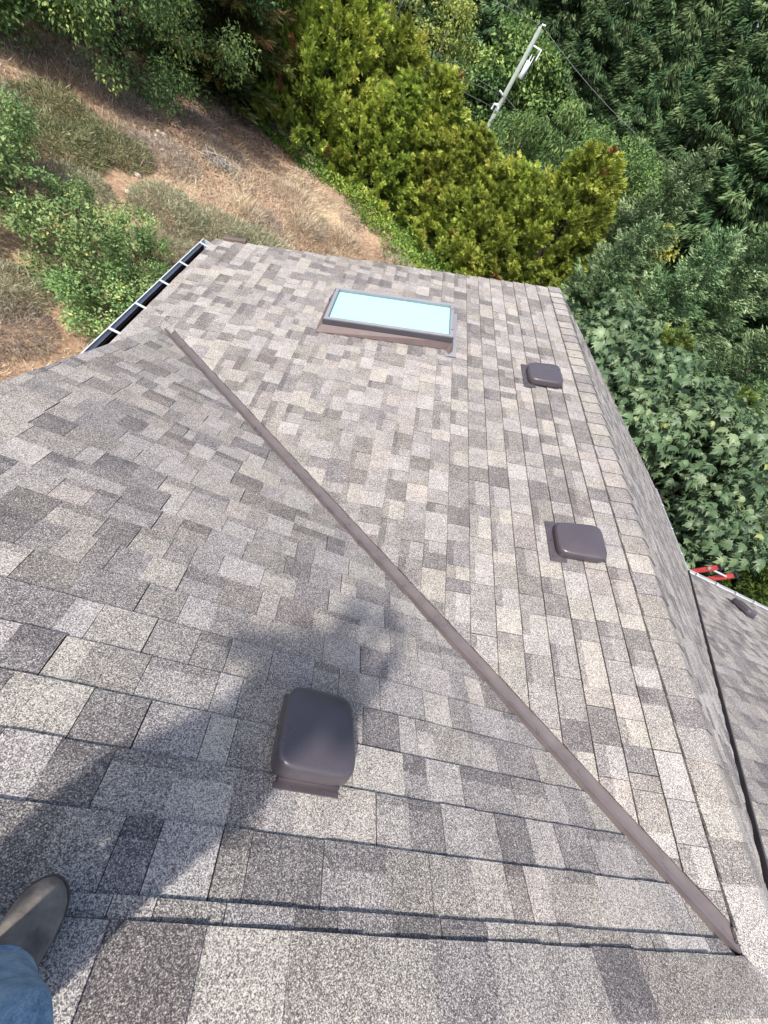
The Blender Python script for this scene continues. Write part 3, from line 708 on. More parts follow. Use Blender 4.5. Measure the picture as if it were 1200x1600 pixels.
# ------------------------------------------------------------------ trees
# golden cedars along the far edge of the yard
cedar_m = [quads_mesh('cedar_crown', *bushy(5.2, 2.1, s, 760, .19, 42), M['cedar']) for s in (1, 2, 3)]
cyp_m = [quads_mesh('cypress_crown', *bushy(5.2, 2.1, 7, 700, .20, 32), M['cypress'])]
ctr = trunk_mesh(4.0, .13, 4, [], M['bark'])
GC = 'golden cedars in the row behind the yard'
cedars = [
 (-5.6, 20.9, 0.2, (1.0, 1.0, .96), 'golden cedar at the left end of the row, touching the dark pine'),
 (-3.6, 21.3, 1.4, (1.05, 1.05, .86), 'second golden cedar from the left, tall with a rusty patch'),
 (-1.7, 21.0, 2.7, (1.05, 1.0, .82), 'third golden cedar in the row above the green ground cover'),
 (0.3, 20.6, 3.9, (1.1, 1.05, .72), 'rounded golden cedar just left of the utility pole foot'),
 (2.2, 19.0, 5.0, (1.05, 1.05, .74), 'low golden cedar in the notch behind the roof verge'),
 (4.0, 18.6, .9, (1.25, 1.2, 1.0), 'broad golden cedar right of the utility pole, above the roof end'),
 (-2.7, 20.3, 4.4, (.95, .9, .70), 'lower golden cedar filling in front of the second and third of the row'),
 (1.3, 19.6, 1.9, (.95, .9, .66), 'low golden cedar between the rounded one and the roof verge'),
 (-7.2, 22.4, 2.2, (1.0, 1.0, 1.08), 'tall golden cedar behind the left end of the row'),
]
for k, (x, y, rz, sc, lb_) in enumerate(cedars):
    tree('cedar_tree', (x, y, gz(x, y) - .05), cedar_m[k % 3], ctr, lb_, 'tree', GC, rz, sc)
# upper left: olive pine and two broadleaf trees
v_, t_ = conifer(7.5, 2.6, 21, 2.3, .24, .02, .15, .5, .28, .38, .6); pine_m = quads_mesh('pine_crown', v_, t_, M['olive'])
tree('pine_tree', (-8.6, 19.4, gz(-8.6, 19.4)), pine_m, trunk_mesh(6.5, .16, 5, [], M['bark']), 'dark olive pine with a reddish flush, left of the golden cedars', 'tree', None, .4)
tree('pine_tree', (-11.2, 23.5, gz(-11.2, 23.5)), pine_m, trunk_mesh(6.5, .16, 5, [], M['bark']), 'dark pine standing further back at the top left', 'tree', None, 2.4, 1.2)
def big_broad(H, R, n, seed, leaf, mt, name, per=70, rmin=.4, rmax=.8, base=.8, nl=16, spread=.45, droop=.3, bark='bark', asp=.55, r=.16):
    cl = egg_clumps(base, H, R, n, seed, rmin, rmax); v, t = broadleaf(cl, seed, leaf, per, spread, droop, asp)
    return quads_mesh(name, v, t, M[mt]), trunk_mesh(H * .9, r, seed, [c[0] for c in cl[:nl]], M[bark])
c_, k_ = big_broad(6.4, 3.3, 190, 51, .09, 'broad_dark', 'broadleaf_crown', 200, base=.25, nl=20)
tree('broadleaf_tree', (-10.3, 16.4, gz(-10.3, 16.4) - .3), c_, k_, 'spreading dark green broadleaf tree at the upper left of the hillside', 'tree', None, .3)
c2, k2 = big_broad(6.0, 2.9, 150, 53, .09, 'broad', 'broadleaf_crown', 190, base=.25, nl=14)
tree('broadleaf_tree', (-12.9, 14.6, gz(-12.9, 14.6) - .2), c2, k2, 'lighter broadleaf tree in the top left corner', 'tree', None, 1.3)
tree('broadleaf_tree', (-14.5, 20.5, gz(-14.5, 20.5)), c_, k_, 'broadleaf tree hidden behind the top left trees', 'tree', None, 2.3, 1.25)
# behind: pale yellowing poplars at the top centre
c3, k3 = big_broad(9.5, 2.1, 120, 57, .13, 'broad_yellow', 'poplar_crown', 55, .35, .7, 2.0, 18, bark='bark_pale', r=.11)
PG = 'yellowing poplars behind the cedars'
for k, (x, y, s_, lb_) in enumerate([(-5.0, 27.5, 1.0, 'yellowing poplar with thin pale stems at top centre, left of the pair'), (-2.4, 29.0, 1.0, 'yellowing poplar at top centre with orange leaf patch, beside the dark fir'),
                                     (-8.4, 28.0, 1.05, 'yellow green poplar top behind the left golden cedars')]):
    tree('poplar_tree', (x, y, gz(x, y)), c3, k3, lb_, 'tree', PG, k * 1.7, s_)
# broad green trees round the pole
c4, k4 = big_broad(10.5, 3.6, 170, 61, .24, 'broad', 'broadleaf_crown', 60, .5, .95, 1.5, 16)
c5, k5 = big_broad(8.6, 2.7, 150, 63, .22, 'broad', 'broadleaf_crown', 70, .4, .8, 1.0, 16, droop=.9, asp=.3)
tree('broadleaf_tree', (2.4, 36.0, gz(2.4, 36)), c4, k4, 'round green broadleaf tree right behind the utility pole', 'tree', None, .5)
tree('broadleaf_tree', (4.6, 27.2, gz(4.6, 27.2)), c5, k5, 'drooping light green tree to the right of the utility pole', 'tree', None, 1.1)
tree('broadleaf_tree', (6.3, 22.5, gz(6.3, 22.5)), c2, k2, 'green leafy tree between the broad golden cedar and the spruces', 'tree', None, 2.0, 1.15)
tree('broadleaf_tree', (2.6, 26.4, gz(2.6, 26.4)), c5, k5, 'narrow green tree below the crossing power lines', 'tree', None, 3.1, .82)
# dark firs filling the top right, grey green spruces on the right
fir_m = [quads_mesh('fir_crown', *conifer(15, 3.7, s, 2.0, .32, .03, .45, .45, .38, .42, .62, -.55), M['fir']) for s in (71, 72)]
spr_m = [quads_mesh('spruce_crown', *conifer(8.5, 2.8, s, 2.0, .21, .02, .2, .75, .26, .42, .65), M['spruce']) for s in (81, 82)]
ftr = trunk_mesh(11.5, .17, 6, [], M['bark']); strk = trunk_mesh(7.6, .15, 7, [], M['bark'])
FG = 'dark firs on the slope at the top right'
firs = [(0.2, 38, 1.0), (-2.6, 40, 1.05), (5.6, 37, 1.1), (8.2, 33.5, 1.15), (10.2, 28.5, 1.12), (7.6, 29.8, .92), (12.8, 25.5, 1.15), (12.4, 31, 1.3), (15.6, 27, 1.3), (9.0, 40, 1.35), (13, 38, 1.5), (4, 45, 1.3), (17.5, 22, 1.2), (16.5, 33, 1.5), (20, 28, 1.4),
        (-6, 42, 1.0), (-10, 38, 1.0), (-14, 33, 1.0), (0, 48, 1.3), (11, 44, 1.9), (17, 42, 2.0), (8, 47, 1.8), (14, 48, 2.1), (20, 38, 1.8), (24, 32, 1.7), (-4, 52, 1.4), (27, 25, 1.6), (6, 55, 1.7)]
flabels = ['dark fir immediately left of the round tree behind the pole', 'dark fir top between the poplars and the round green tree', 'dark fir behind the round green tree', 'big dark fir above the drooping green tree',
           'large dark fir in the right half with shaggy hanging boughs', 'shorter dark fir right of the drooping green tree', 'large dark fir at the right edge above the spruces', 'tall dark fir in the top right corner']
for k, (x, y, s_) in enumerate(firs):
    t = tree('fir_tree', (x, y, gz(x, y) - .1), fir_m[k % 2], ftr, flabels[k] if k < len(flabels) else 'distant dark fir in the wooded background', 'tree', FG, k * 2.1, s_)
SG = 'grey green spruces at the right'
spr = [(5.5, 16.0, .66, 'small grey green spruce just above the roof ridge end'), (7.4, 15.2, .86, 'grey green spruce with upturned tips in the middle of the right side'), (9.2, 16.2, 1.0, 'tall grey green spruce near the right edge'),
       (7.0, 19.4, .98, 'grey green spruce behind the other spruces, beside a yellow leafed tree'), (10.6, 13.4, .95, 'spruce at the right edge above the maple'), (11.5, 18.5, 1.15, 'spruce further back at the right edge')]
for k, (x, y, s_, lb_) in enumerate(spr):
    tree('spruce_tree', (x, y, gz(x, y) - .1), spr_m[k % 2], strk, lb_, 'tree', SG, k * 1.3, s_)
CG = 'green cypresses behind the maple'
for k, (x, y, s_, lb_) in enumerate([(8.6, 10.6, (1.1, 1.1, .98), 'dark green cypress behind the maple crown'), (10.2, 8.6, (1.15, 1.15, 1.0), 'dark green cypress at the right edge beside the maple'),
                                   (8.6, 6.2, (1.05, 1.05, .85), 'dark cypress right behind the red ladder'), (10.8, 5.6, (1.1, 1.1, .9), 'dark cypress at the right edge below the maple'), (7.4, 13.0, (1, 1, .9), 'cypress between the spruces and the maple')]):
    tree('cypress_tree', (x, y, gz(x, y) - .05), cyp_m[0], ctr, lb_, 'tree', CG, k * 1.9, s_)
c6, k6 = big_broad(6.4, 1.5, 60, 67, .15, 'broad_yellow', 'broadleaf_crown', 60, .35, .6, 2.4, 12)
tree('broadleaf_tree', (8.3, 21.2, gz(8.3, 21.2)), c6, k6, 'yellow leafed tree top showing between spruces and dark firs', 'tree', None, .3, 1.0)

# big leaf maple beside the right eave
def maple(cl, seed, size=.2, per=46, spread=.5):
    rng = np.random.default_rng(seed)
    out2 = [(0, 0), (.12, .05), (.36, -.02), (.30, .12), (.56, .32), (.30, .33), (.46, .66), (.24, .50), (.20, .70), (.10, .80), (0, 1.0)]
    O = np.array([(0, .25)] + out2 + [(-x, y) for x, y in out2[-2:0:-1]]); nv = len(O)
    Vs = []; Tn = []
    for c, r in cl:
        n = int(per * (r / spread) ** 2); q_ = rdir(rng, n) * (rng.random(n) ** .35)[:, None] * r; q_[:, 2] *= .8
        P = np.array(c) + q_; outw = unit(q_ + 1e-6)
        D = unit(outw * .9 + rng.normal(0, .45, (n, 3)) + np.array([0, 0, -.8])); N = unit(np.array([0, 0, .7]) + outw * 1.0 + rng.normal(0, .4, (n, 3)))
        S = unit(np.cross(D, N)); N = np.cross(S, D); L = size * rng.uniform(.6, 1.35, n)
        curl = rng.uniform(.3, .95, n)
        x = O[:, 0][None, :, None]; y = O[:, 1][None, :, None]; Lb = L[:, None, None]
        v = P[:, None, :] + S[:, None, :] * x * Lb * 1.1 + D[:, None, :] * y * Lb - N[:, None, :] * ((np.abs(x) ** 2 * .9 + (y - .35) ** 2 * .8) * curl[:, None, None] * 2 * Lb)
        Vs.append(v); b = rng.uniform(.2, .62); Tn.append(np.clip(b + rng.normal(0, .15, n) + (rng.random(n) < .012) * .5, 0, 1))
    v = np.concatenate(Vs); tn = np.concatenate(Tn); n = len(v)
    me = bpy.data.meshes.new('maple_crown'); me.vertices.add(n * nv); me.vertices.foreach_set('co', v.reshape(-1).astype(np.float32))
    fl = [(0, k, k + 1 if k + 1 < nv else 1) for k in range(1, nv)]
    lt = []; idx = []
    for f in fl:
        g = tuple(dict.fromkeys(f)); lt.append(len(g)); idx += g
    idx = np.array(idx); per_leaf = len(idx)
    me.loops.add(n * per_leaf); me.polygons.add(n * len(fl))
    me.loops.foreach_set('vertex_index', (np.arange(n)[:, None] * nv + idx[None]).reshape(-1).astype(np.int32))
    st = np.concatenate([[0], np.cumsum(lt)[:-1]])
    me.polygons.foreach_set('loop_start', (np.arange(n)[:, None] * per_leaf + st[None]).reshape(-1).astype(np.int32))
    me.polygons.foreach_set('loop_total', np.tile(lt, n).astype(np.int32))
    a = me.attributes.new('tone', 'FLOAT', 'FACE'); a.data.foreach_set('value', np.repeat(tn, len(fl)).astype(np.float32))
    me.materials.append(M['maple']); me.update(calc_edges=True); return me
mx_, my_ = 5.5, 7.6; mz = gz(mx_, my_)
rngm = np.random.default_rng(91); mcl = []
while len(mcl) < 170:
    d = rdir(rngm, 1)[0]; d[2] = abs(d[2]) * 1.05 - .3; f_ = rngm.uniform(.62, 1.0)
    c = (d[0] * 3.1 * f_, d[1] * 2.9 * f_, -1.85 - mz + d[2] * 2.0 * f_); r = rngm.uniform(.32, .58)
    if c[0] + mx_ < 4.35 + r * .7 and c[1] + my_ < 6.1 + r: continue
    mcl.append((c, r))
while len(mcl) < 290:
    d = rdir(rngm, 1)[0]; d[2] = abs(d[2]) * 1.1 - .3; f_ = rngm.uniform(.6, 1.0); c = (3.7 - mx_ + d[0] * 2.5 * f_, 9.0 - my_ + d[1] * 2.2 * f_, -1.8 - mz + d[2] * 1.7 * f_); r = rngm.uniform(.32, .55)
    if c[1] + my_ < 6.3 + r: continue
    mcl.append((c, r))
mt_ = empty('maple_tree', (mx_, my_, mz)); tag(mt_, 'big leaf maple with pale lobed leaves filling the space right of the far ridge', 'tree')
mesh_obj('trunk', trunk_mesh(3.4, .17, 9, [c[0] for c in mcl[::14]], M['bark']), mt_); mesh_obj('crown', maple(mcl, 92, .185, 82), mt_)

# ------------------------------------------------------------------ yard plants
def shrub(name, x, y, mesh, label, group=None, rz=0., sc=1.0, cat='shrub'):
    o = mesh_obj(name, mesh); o.location = (x, y, gz(x, y) - .03); o.rotation_euler = (0, 0, rz); o.scale = (sc, sc, sc) if not hasattr(sc, '__len__') else sc
    return tag(o, label, cat, group)
def leafy(H, R, n, seed, leaf, mt, per=60, rmin=.14, rmax=.28):
    cl = egg_clumps(.05, H, R, n, seed, rmin, rmax, .5); v, t = broadleaf(cl, seed, leaf, per, .22, .2, .6); return quads_mesh('shrub', v, t, M[mt])
def spiky(H, R, n, seed, mt, L=.35, wd=.03, upr=1.0):
    rng = np.random.default_rng(seed); a = rng.uniform(0, 2 * np.pi, n); r = R * np.sqrt(rng.random(n)); top = H * np.sqrt(np.clip(1 - (r / R) ** 2, .05, 1)) * (.75 + .35 * np.sin(3 * a + seed) * np.sin(9 * r + seed))
    P = np.stack([r * np.cos(a), r * np.sin(a), rng.uniform(0, 1, n) * top * .8], 1)
    D = unit(np.stack([np.cos(a) * r / R, np.sin(a) * r / R, np.full(n, upr)], 1) + rng.normal(0, .6, (n, 3)))
    l = L * rng.uniform(.5, 1.3, n); return quads_mesh('shrub', leaf_arrays(P, D, rdir(rng, n), l, np.full(n, wd)), np.clip(rng.normal(.5, .22, n), 0, 1), M[mt])
ap = [leafy(1.5, .95, 75, 101, .062, 'apple', 110, .13, .27), leafy(1.3, .9, 65, 103, .062, 'apple', 110, .13, .27)]
AG = 'fruit bushes by the gutter'
for k, (x, y, s_, lb_) in enumerate([(-6.35, 7.25, (1.0, 1.0, .9), 'fruit bush with yellow fruit just outside the gutter'), (-5.75, 6.6, (.85, .85, .75), 'low fruit bush tucked under the gutter at its near end'),
                                     (-8.2, 7.6, (1.1, 1.1, 1.0), 'large pale leaved fruit bush at the left edge'), (-8.9, 9.0, (.9, .9, 1.0), 'fruit bush beside the thin post at the left edge'),
                                     (-6.2, 8.5, (.7, .7, .75), 'small fruit bush between the stake and the gutter'), (-7.3, 8.6, (.55, .55, .7), 'sparse fruit bush beside the rusty stake')]):
    shrub('fruit_bush', x, y, ap[k % 2], lb_, AG, k * 1.4, s_)
lav = [spiky(.5, .85, 5200, 111, 'sage', .13, .011, .6), spiky(.42, .75, 4200, 113, 'dead', .13, .008, .4), spiky(.65, .85, 5200, 115, 'weed', .14, .013, .6)]
LG = 'herb clumps on the dry slope'
for k, (x, y, j, s_, lb_) in enumerate([
    (-6.6, 11.0, 0, 1.0, 'grey green herb clump in the middle of the slope'), (-5.6, 11.3, 0, 1.05, 'grey green herb clump right of the middle one'), (-7.6, 13.0, 1, 1.15, 'leafless greyish brown twig clump on the upper slope'),
    (-4.7, 11.7, 0, 1.1, 'pale sage clump just beyond the roof corner'), (-6.0, 9.6, 0, .95, 'green herb clump above the gutter middle'), (-5.3, 8.9, 1, .85, 'dry twig clump beside the gutter'),
    (-8.9, 10.9, 2, 1.1, 'tall green weed clump left of the bare path'), (-9.6, 12.2, 2, 1.15, 'green weed clump on the left slope under the trees'), (-8.3, 12.0, 2, 1.0, 'weed clump beside the bare stony path'), (-10.4, 10.8, 0, 1.2, 'greyish weed clump at the far left edge'),
    (-7.2, 6.2, 0, .85, 'pale weed clump at the left edge below the fruit bushes'), (-6.7, 5.5, 1, .9, 'dry weed clump near the gable verge'), (-5.0, 13.0, 1, .9, 'low brown twig clump on the straw slope'), (-8.0, 9.9, 0, .8, 'herb clump next to the rusty stake'),
    (-2.4, 12.4, 1, .75, 'dry weed tuft beyond the middle of the roof verge'), (-1.2, 12.9, 0, .6, 'small weed tuft near the roof verge and the ground cover')]):
    shrub('herb_clump', x, y, lav[j], lb_, LG, k * .9, s_, 'shrub')
tuft = [spiky(.34, .42, 700, 131, 'dead', .15, .009, .6), spiky(.36, .45, 800, 133, 'sage', .16, .011, .7), spiky(.30, .40, 700, 135, 'straw', .22, .010, .8)]
rt = random.Random(77); n_t = 0
while n_t < 40:
    x = rt.uniform(-9.5, 1.0); y = rt.uniform(9.5, 17.0)
    if y > 17.2 + .28 * max(-4, min(8, -x)) - 1.2 or (x > -3.5 and y < 12): continue
    shrub('grass_tuft', x, y, tuft[rt.choice([0, 0, 1, 2, 2])], 'small dry tuft among the straw of the slope', 'small tufts on the dry slope', rt.uniform(0, 6), rt.uniform(.6, 1.25), 'grass tuft'); n_t += 1
# brush pile, rocks, stakes
bp = MB(); rb = random.Random(8)
for k in range(60):
    a = rb.uniform(0, 6.28); l = rb.uniform(.25, .6); p = Vector((rb.gauss(0, .22), rb.gauss(0, .16), rb.uniform(.02, .22))); d = Vector((math.cos(a), math.sin(a), rb.uniform(-.2, .35))) * l
    bp.tube([p - d / 2, p + d / 2], rb.uniform(.006, .013), 4)
o = bp.build('brush_pile', M['bark_pale']); o.location = (-6.75, 14.4, gz(-6.75, 14.4)); tag(o, 'small pile of grey cut branches on the upper slope', 'brush pile')
rk = random.Random(5); RG = 'pale stones on the bare path'
for k in range(26):
    x = -8.6 + rk.gauss(0, .28) + (k / 26) * 1.0; y = 15.6 - k / 26 * 4.6 + rk.gauss(0, .4); s_ = rk.uniform(.04, .09); m = MB(); R = []
    for h, f in ((-.4, .7), (.1, 1.0), (.5, .75), (.7, .35)):
        R.append([(s_ * f * math.cos(t * 1.047) * rk.uniform(.7, 1.2), s_ * f * math.sin(t * 1.047) * rk.uniform(.7, 1.2), s_ * h) for t in range(6)])
    m.rings(R); o = m.build('stone', M['stone']); o.location = (x, y, gz(x, y) + .02); tag(o, 'small pale stone on the bare reddish path of the slope', 'stone', RG)
for x, y, h, lb_ in ((-8.75, 9.15, 1.0, 'thin dark stake at the left edge of the slope'), (-7.15, 8.44, .75, 'short rusty stake between the fruit bushes')):
    z = gz(x, y); m = MB(); m.box((-.018, -.004, -.3), (.018, .004, h)); m.box((-.004, .0042, -.3), (.004, .022, h)); m.box((-.03, -.006, h - .06), (.03, -.0042, h - .02))
    o = m.build('stake', M['steel_post']); o.location = (x, y, z); tag(o, lb_, 'stake')
def scatter(n, xr, yr, seed, keep):
    rng = np.random.default_rng(seed); x = rng.uniform(*xr, n); y = rng.uniform(*yr, n); k = keep(x, y, rng); x = x[k]; y = y[k]
    return rng, x, y, ground_z(x, y)
def pn(x, y, s, o=0.): return np.sin(x * s + o) * np.sin(y * s * 1.13 + o * 2) + .5 * np.sin(x * s * 2.3 + 1 + o) * np.sin(y * s * 2.1 + .5)
# dry grass
def keepg(x, y, rng):
    path = np.exp(-((x + 8.6 - (15.6 - y) * .21) / .55) ** 2) * (y > 9.5)
    shade = np.clip((y - 15.5) / 3, 0, 1) * (x < -5.5)
    return rng.random(len(x)) < np.clip(.75 + .5 * pn(x, y, 1.3) - .85 * path - .8 * shade, .04, 1)
rng, x, y, z = scatter(350000, (-13, 5), (3.5, 20.5), 121, keepg); n = len(x)
P = np.stack([x, y, z - .01], 1); comb = np.stack([.35 + .3 * np.sin(y * .8), -.35 + .3 * np.sin(x * .9), np.zeros(n)], 1)
D = unit(comb + rng.normal(0, .5, (n, 3)) * np.array([1, 1, .2]) + np.array([0, 0, .75])); L = rng.uniform(.06, .19, n) * (1 + .45 * pn(x, y, 1.6, 2)) * np.where(rng.random(n) < .05, 2.1, 1)
tone = np.clip(.58 + .22 * pn(x, y, .8, 1) + rng.normal(0, .16, n), 0, .93)
tag(mesh_obj('dry_grass', quads_mesh('dry_grass', leaf_arrays(P, D, rdir(rng, n), L, np.full(n, .013)), tone, M['straw'])), 'straw coloured dry grass covering the slope beyond the roof', 'grass', kind='stuff')
# leaf litter under the trees
rng, x, y, z = scatter(26000, (-14, -4.5), (10.5, 20.5), 123, lambda x, y, r: r.random(len(x)) < np.clip(.25 + (y - 13) * .2 + .3 * pn(x, y, 1.1), 0, 1)); n = len(x)
tag(mesh_obj('leaf_litter', quads_mesh('leaf_litter', leaf_arrays(np.stack([x, y, z + .02], 1), unit(rng.normal(0, 1, (n, 3)) * np.array([1, 1, .25])), unit(np.array([0, 0, 1.]) + rng.normal(0, .4, (n, 3))), rng.uniform(.04, .10, n), rng.uniform(.03, .06, n)), np.clip(rng.normal(.45, .25, n), 0, 1), M['litter'])), 'brown fallen leaves on the shaded upper slope', 'leaf litter', kind='stuff')
# green ground cover at the foot of the cedars
def keepc(x, y, rng):
    e = 18.2 - .55 * np.clip(-x - 2, 0, 9) * 0 + .25 * np.sin(x * 2.1); d = (y - (17.6 + .28 * np.clip(-x, -4, 8) - 1.8 * np.clip(x, 0, 4) * .9)) ; bw = .45 + .42 * np.clip(x + 5, 0, 6)
    return rng.random(len(x)) < np.clip(1.4 - np.abs(d) / (bw * .75) + .5 * pn(x, y, 1.7), 0, 1)
rng, x, y, z = scatter(70000, (-7.5, 4.5), (11.5, 20.8), 125, keepc); n = len(x)
q_ = rng.random(n); hmp = .12 + .35 * np.clip(pn(x, y, 1.5, 3) + .4, 0, 1.3)
P = np.stack([x, y, z + q_ * hmp], 1); D = unit(rng.normal(0, .8, (n, 3)) + np.array([0, 0, .35])); N = unit(np.array([0, 0, 1.]) + rng.normal(0, .5, (n, 3))); L = rng.uniform(.06, .14, n)
tag(mesh_obj('ground_cover', quads_mesh('ground_cover', leaf_arrays(P, D, N, L, L * .7), np.clip(.45 + .28 * pn(x, y, .9, 4) + rng.normal(0, .16, n), 0, 1), M['cover'])), 'bright green creeping ground cover at the foot of the cedars', 'ground cover', kind='stuff')

# ------------------------------------------------------------------ utility pole and lines
px, py = 1.32, 29.6; pz = gz(px, py)
up_ = empty('utility_pole', (px, py, pz)); tag(up_, 'weathered pale wooden utility pole with white transformer above the cedars', 'utility pole')
top = 2.12 - pz
m = MB(); m.tube([(0, 0, -.4), (0, 0, top)], [.15, .10], 14); m.build('pole', M['pole'], up_, smooth=True)
m = MB(); m.tube([(.26, -.12, top - 1.65), (.26, -.12, top - 1.62), (.26, -.12, top - 1.05), (.26, -.12, top - 1.0)], [.09, .125, .125, .09], 14); tf = m.build('transformer', M['ceramic'], up_, smooth=True)
for dx in (-.06, .07):
    m = MB(); m.tube([(.28 + dx, -.12, top - 1.0), (.28 + dx, -.12, top - .78)], [.03, .02], 8); m.build('bushing', M['ceramic'], tf)
m = MB(); m.tube([(.1, -.02, top - .55), (.52, -.14, top - .5)], .03, 6); m.tube([(.5, -.14, top - .5), (.5, -.14, top - .85)], .035, 6); m.build('fuse_cutout', M['ceramic'], up_)
m = MB(); m.tube([(0, 0, top - .02), (.0, 0, top + .1), (.16, -.05, top + .14)], .035, 8); m.build('top_insulator', M['ceramic'], up_)
m = MB(); m.tube([(-.12, -.1, top - 2.45), (-.34, -.16, top - 2.4)], .045, 8); m.build('insulator', M['ceramic'], up_)
sx, sy = 1.12, 27.9; sz = gz(sx, sy)
st_ = empty('stub_pole', (sx, sy, sz)); tag(st_, 'shorter pale pole in front of the utility pole with a bracket on top', 'utility pole')
tp = -.72 - sz
m = MB(); m.tube([(0, 0, -.3), (0, 0, tp)], [.13, .09], 12); m.build('pole', M['pole'], st_, smooth=True)
m = MB(); m.tube([(0, 0, tp), (-.12, -.03, tp + .1), (-.26, -.05, tp + .06), (-.27, -.05, tp - .14)], [.06, .06, .05, .04], 8); m.build('bracket', M['ceramic'], st_)
fx, fy = 5.35, 27.0; fz = gz(fx, fy)
s2 = empty('stub_pole', (fx, fy, fz)); tag(s2, 'tip of a short pale pole poking out right of the broad golden cedar', 'utility pole')
m = MB(); m.tube([(0, 0, -.3), (0, 0, -.12 - fz)], [.14, .10], 12); m.build('pole', M['pole'], s2, smooth=True)
def cable(a, b, sag, label, r=.010):
    m = MB(); a = Vector(a); b = Vector(b); pts = []
    for k in range(15):
        t = k / 14; p = a.lerp(b, t); p.z -= sag * 4 * t * (1 - t); pts.append(p - a)
    m.tube(pts, r, 5); o = m.build('power_line', M['cable'], None, smooth=True); o.location = a
    tag(o, label, 'power line', 'overhead lines at the utility pole')
P0 = (px, py, 2.2); P1 = (px - .1, py - .12, -.30); P2 = (sx - .27, sy, -.78)
cable(P0, (-16.0, 33.0, 1.6), .7, 'top power line running left from the pole head')
cable(P1, (-16.0, 31.5, -.4), .6, 'middle power line running left from the pole')
cable(P2, (-16.0, 29.0, -1.4), .6, 'lower line running left from the bracketed short pole')
cable((px - .1, py - .12, -.34), (-14.0, 27.5, -2.0), .5, 'slack lower cable left of the pole, diverging from the middle line')
cable(P0, (16.0, 24.5, 2.6), .7, 'top power line running right across the drooping green tree')
cable(P1, (17.0, 23.0, .2), .6, 'middle power line running right towards the short pole tip')
cable(P2, (16.0, 22.0, -.8), .5, 'lowest line running right behind the broad golden cedar')

# ------------------------------------------------------------------ the photographer
per = empty('person', (-2.62, 0, 0)); tag(per, 'person in blue jeans and grey suede shoe at the lower left, casting the long shadow', 'person')
PO = Vector((-2.62, 0, 0))
right = CR @ Vector((1, 0, 0)); upv = CR @ Vector((0, 1, 0)); fwd = CR @ Vector((0, 0, -1))
PC = CAM - fwd * .020 - upv * .055 + right * .012        # phone centre, just behind the lens
def skin_obj(name, mt, joints, bones, root, parent, sub=2):
    names = list(joints); me = bpy.data.meshes.new(name)
    me.from_pydata([tuple(Vector(joints[k][0]) - PO) for k in names], [(names.index(a), names.index(b)) for a, b in bones], [])
    o = mesh_obj(name, me, parent); me.materials.append(mt)
    md = o.modifiers.new('skin', 'SKIN'); md.use_smooth_shade = True; sv = me.skin_vertices[0].data
    for k, nm in enumerate(names):
        r = joints[nm][1]; sv[k].radius = (r, r) if not hasattr(r, '__len__') else r; sv[k].use_root = nm == root
    s_ = o.modifiers.new('subdivision', 'SUBSURF'); s_.levels = sub; s_.render_levels = sub
    return o
RA = Vector((-2.446, .040, .10)); RK = Vector((-2.393, .09, .48)); RH = Vector((-2.54, -.06, .86))
LA = Vector((-2.625, .020, .10)); LK = Vector((-2.69, .05, .49)); LH = Vector((-2.715, -.06, .86))
J = {'pelvis': ((-2.63, -.06, .90), .10), 'spine': ((-2.63, -.02, 1.08), .11), 'chest': ((-2.625, .04, 1.25), .125), 'neck0': ((-2.62, .09, 1.36), .058), 'neck1': ((-2.615, .125, 1.42), .054),
     'jaw': ((-2.608, .165, 1.465), .068), 'head': ((-2.605, .165, 1.54), .088), 'crown': ((-2.605, .155, 1.60), .062),
     'rsh': ((-2.455, .05, 1.29), .06), 'lsh': ((-2.795, .06, 1.29), .06), 'rh': (tuple(RH), .085), 'lh': (tuple(LH), .085),
     'rk': (tuple(RK), .055), 'lk': (tuple(LK), .055), 'ra': (tuple(RA), .038), 'la': (tuple(LA), .038)}
B = [('pelvis', 'spine'), ('spine', 'chest'), ('chest', 'neck0'), ('neck0', 'neck1'), ('neck1', 'jaw'), ('jaw', 'head'), ('head', 'crown'), ('chest', 'rsh'), ('chest', 'lsh'), ('pelvis', 'rh'), ('pelvis', 'lh'), ('rh', 'rk'), ('rk', 'ra'), ('lh', 'lk'), ('lk', 'la')]
def hand(side, sgn):
    pal = PC + right * (.052 * sgn) - upv * .035 - fwd * .022; wr = pal - upv * .075 + right * (.012 * sgn) - fwd * .035
    J[side + 'w'] = (wr, .026); J[side + 'p'] = (pal, (.030, .016)); B.append((side + 'w', side + 'p'))
    for k in range(4):
        b = pal + upv * (.030 - .02 * k) + right * (.006 * sgn); c = b + right * (.016 * sgn) + fwd * .010; d = b + fwd * .018 - right * (.010 * sgn)
        J[f'{side}f{k}a'] = (b, .009); J[f'{side}f{k}b'] = (c, .0085); J[f'{side}f{k}c'] = (d, .0075); B.extend([(side + 'p', f'{side}f{k}a'), (f'{side}f{k}a', f'{side}f{k}b'), (f'{side}f{k}b', f'{side}f{k}c')])
    t0 = pal - right * (.02 * sgn) - fwd * .012 - upv * .01; t1 = t0 - right * (.028 * sgn) + upv * .02
    J[side + 't0'] = (t0, .0105); J[side + 't1'] = (t1, .009); B.extend([(side + 'p', side + 't0'), (side + 't0', side + 't1')])
    return wr
hand('r', 1); hand('l', -1)
rw, lw = Vector(J['rw'][0]), Vector(J['lw'][0])
J['re'] = ((-2.36, -.02, 1.06), .042); J['le'] = ((-2.86, .14, 1.05), .042)
B += [('rsh', 're'), ('re', 'rw'), ('lsh', 'le'), ('le', 'lw')]
body = skin_obj('body', M['skin'], J, B, 'pelvis', per)
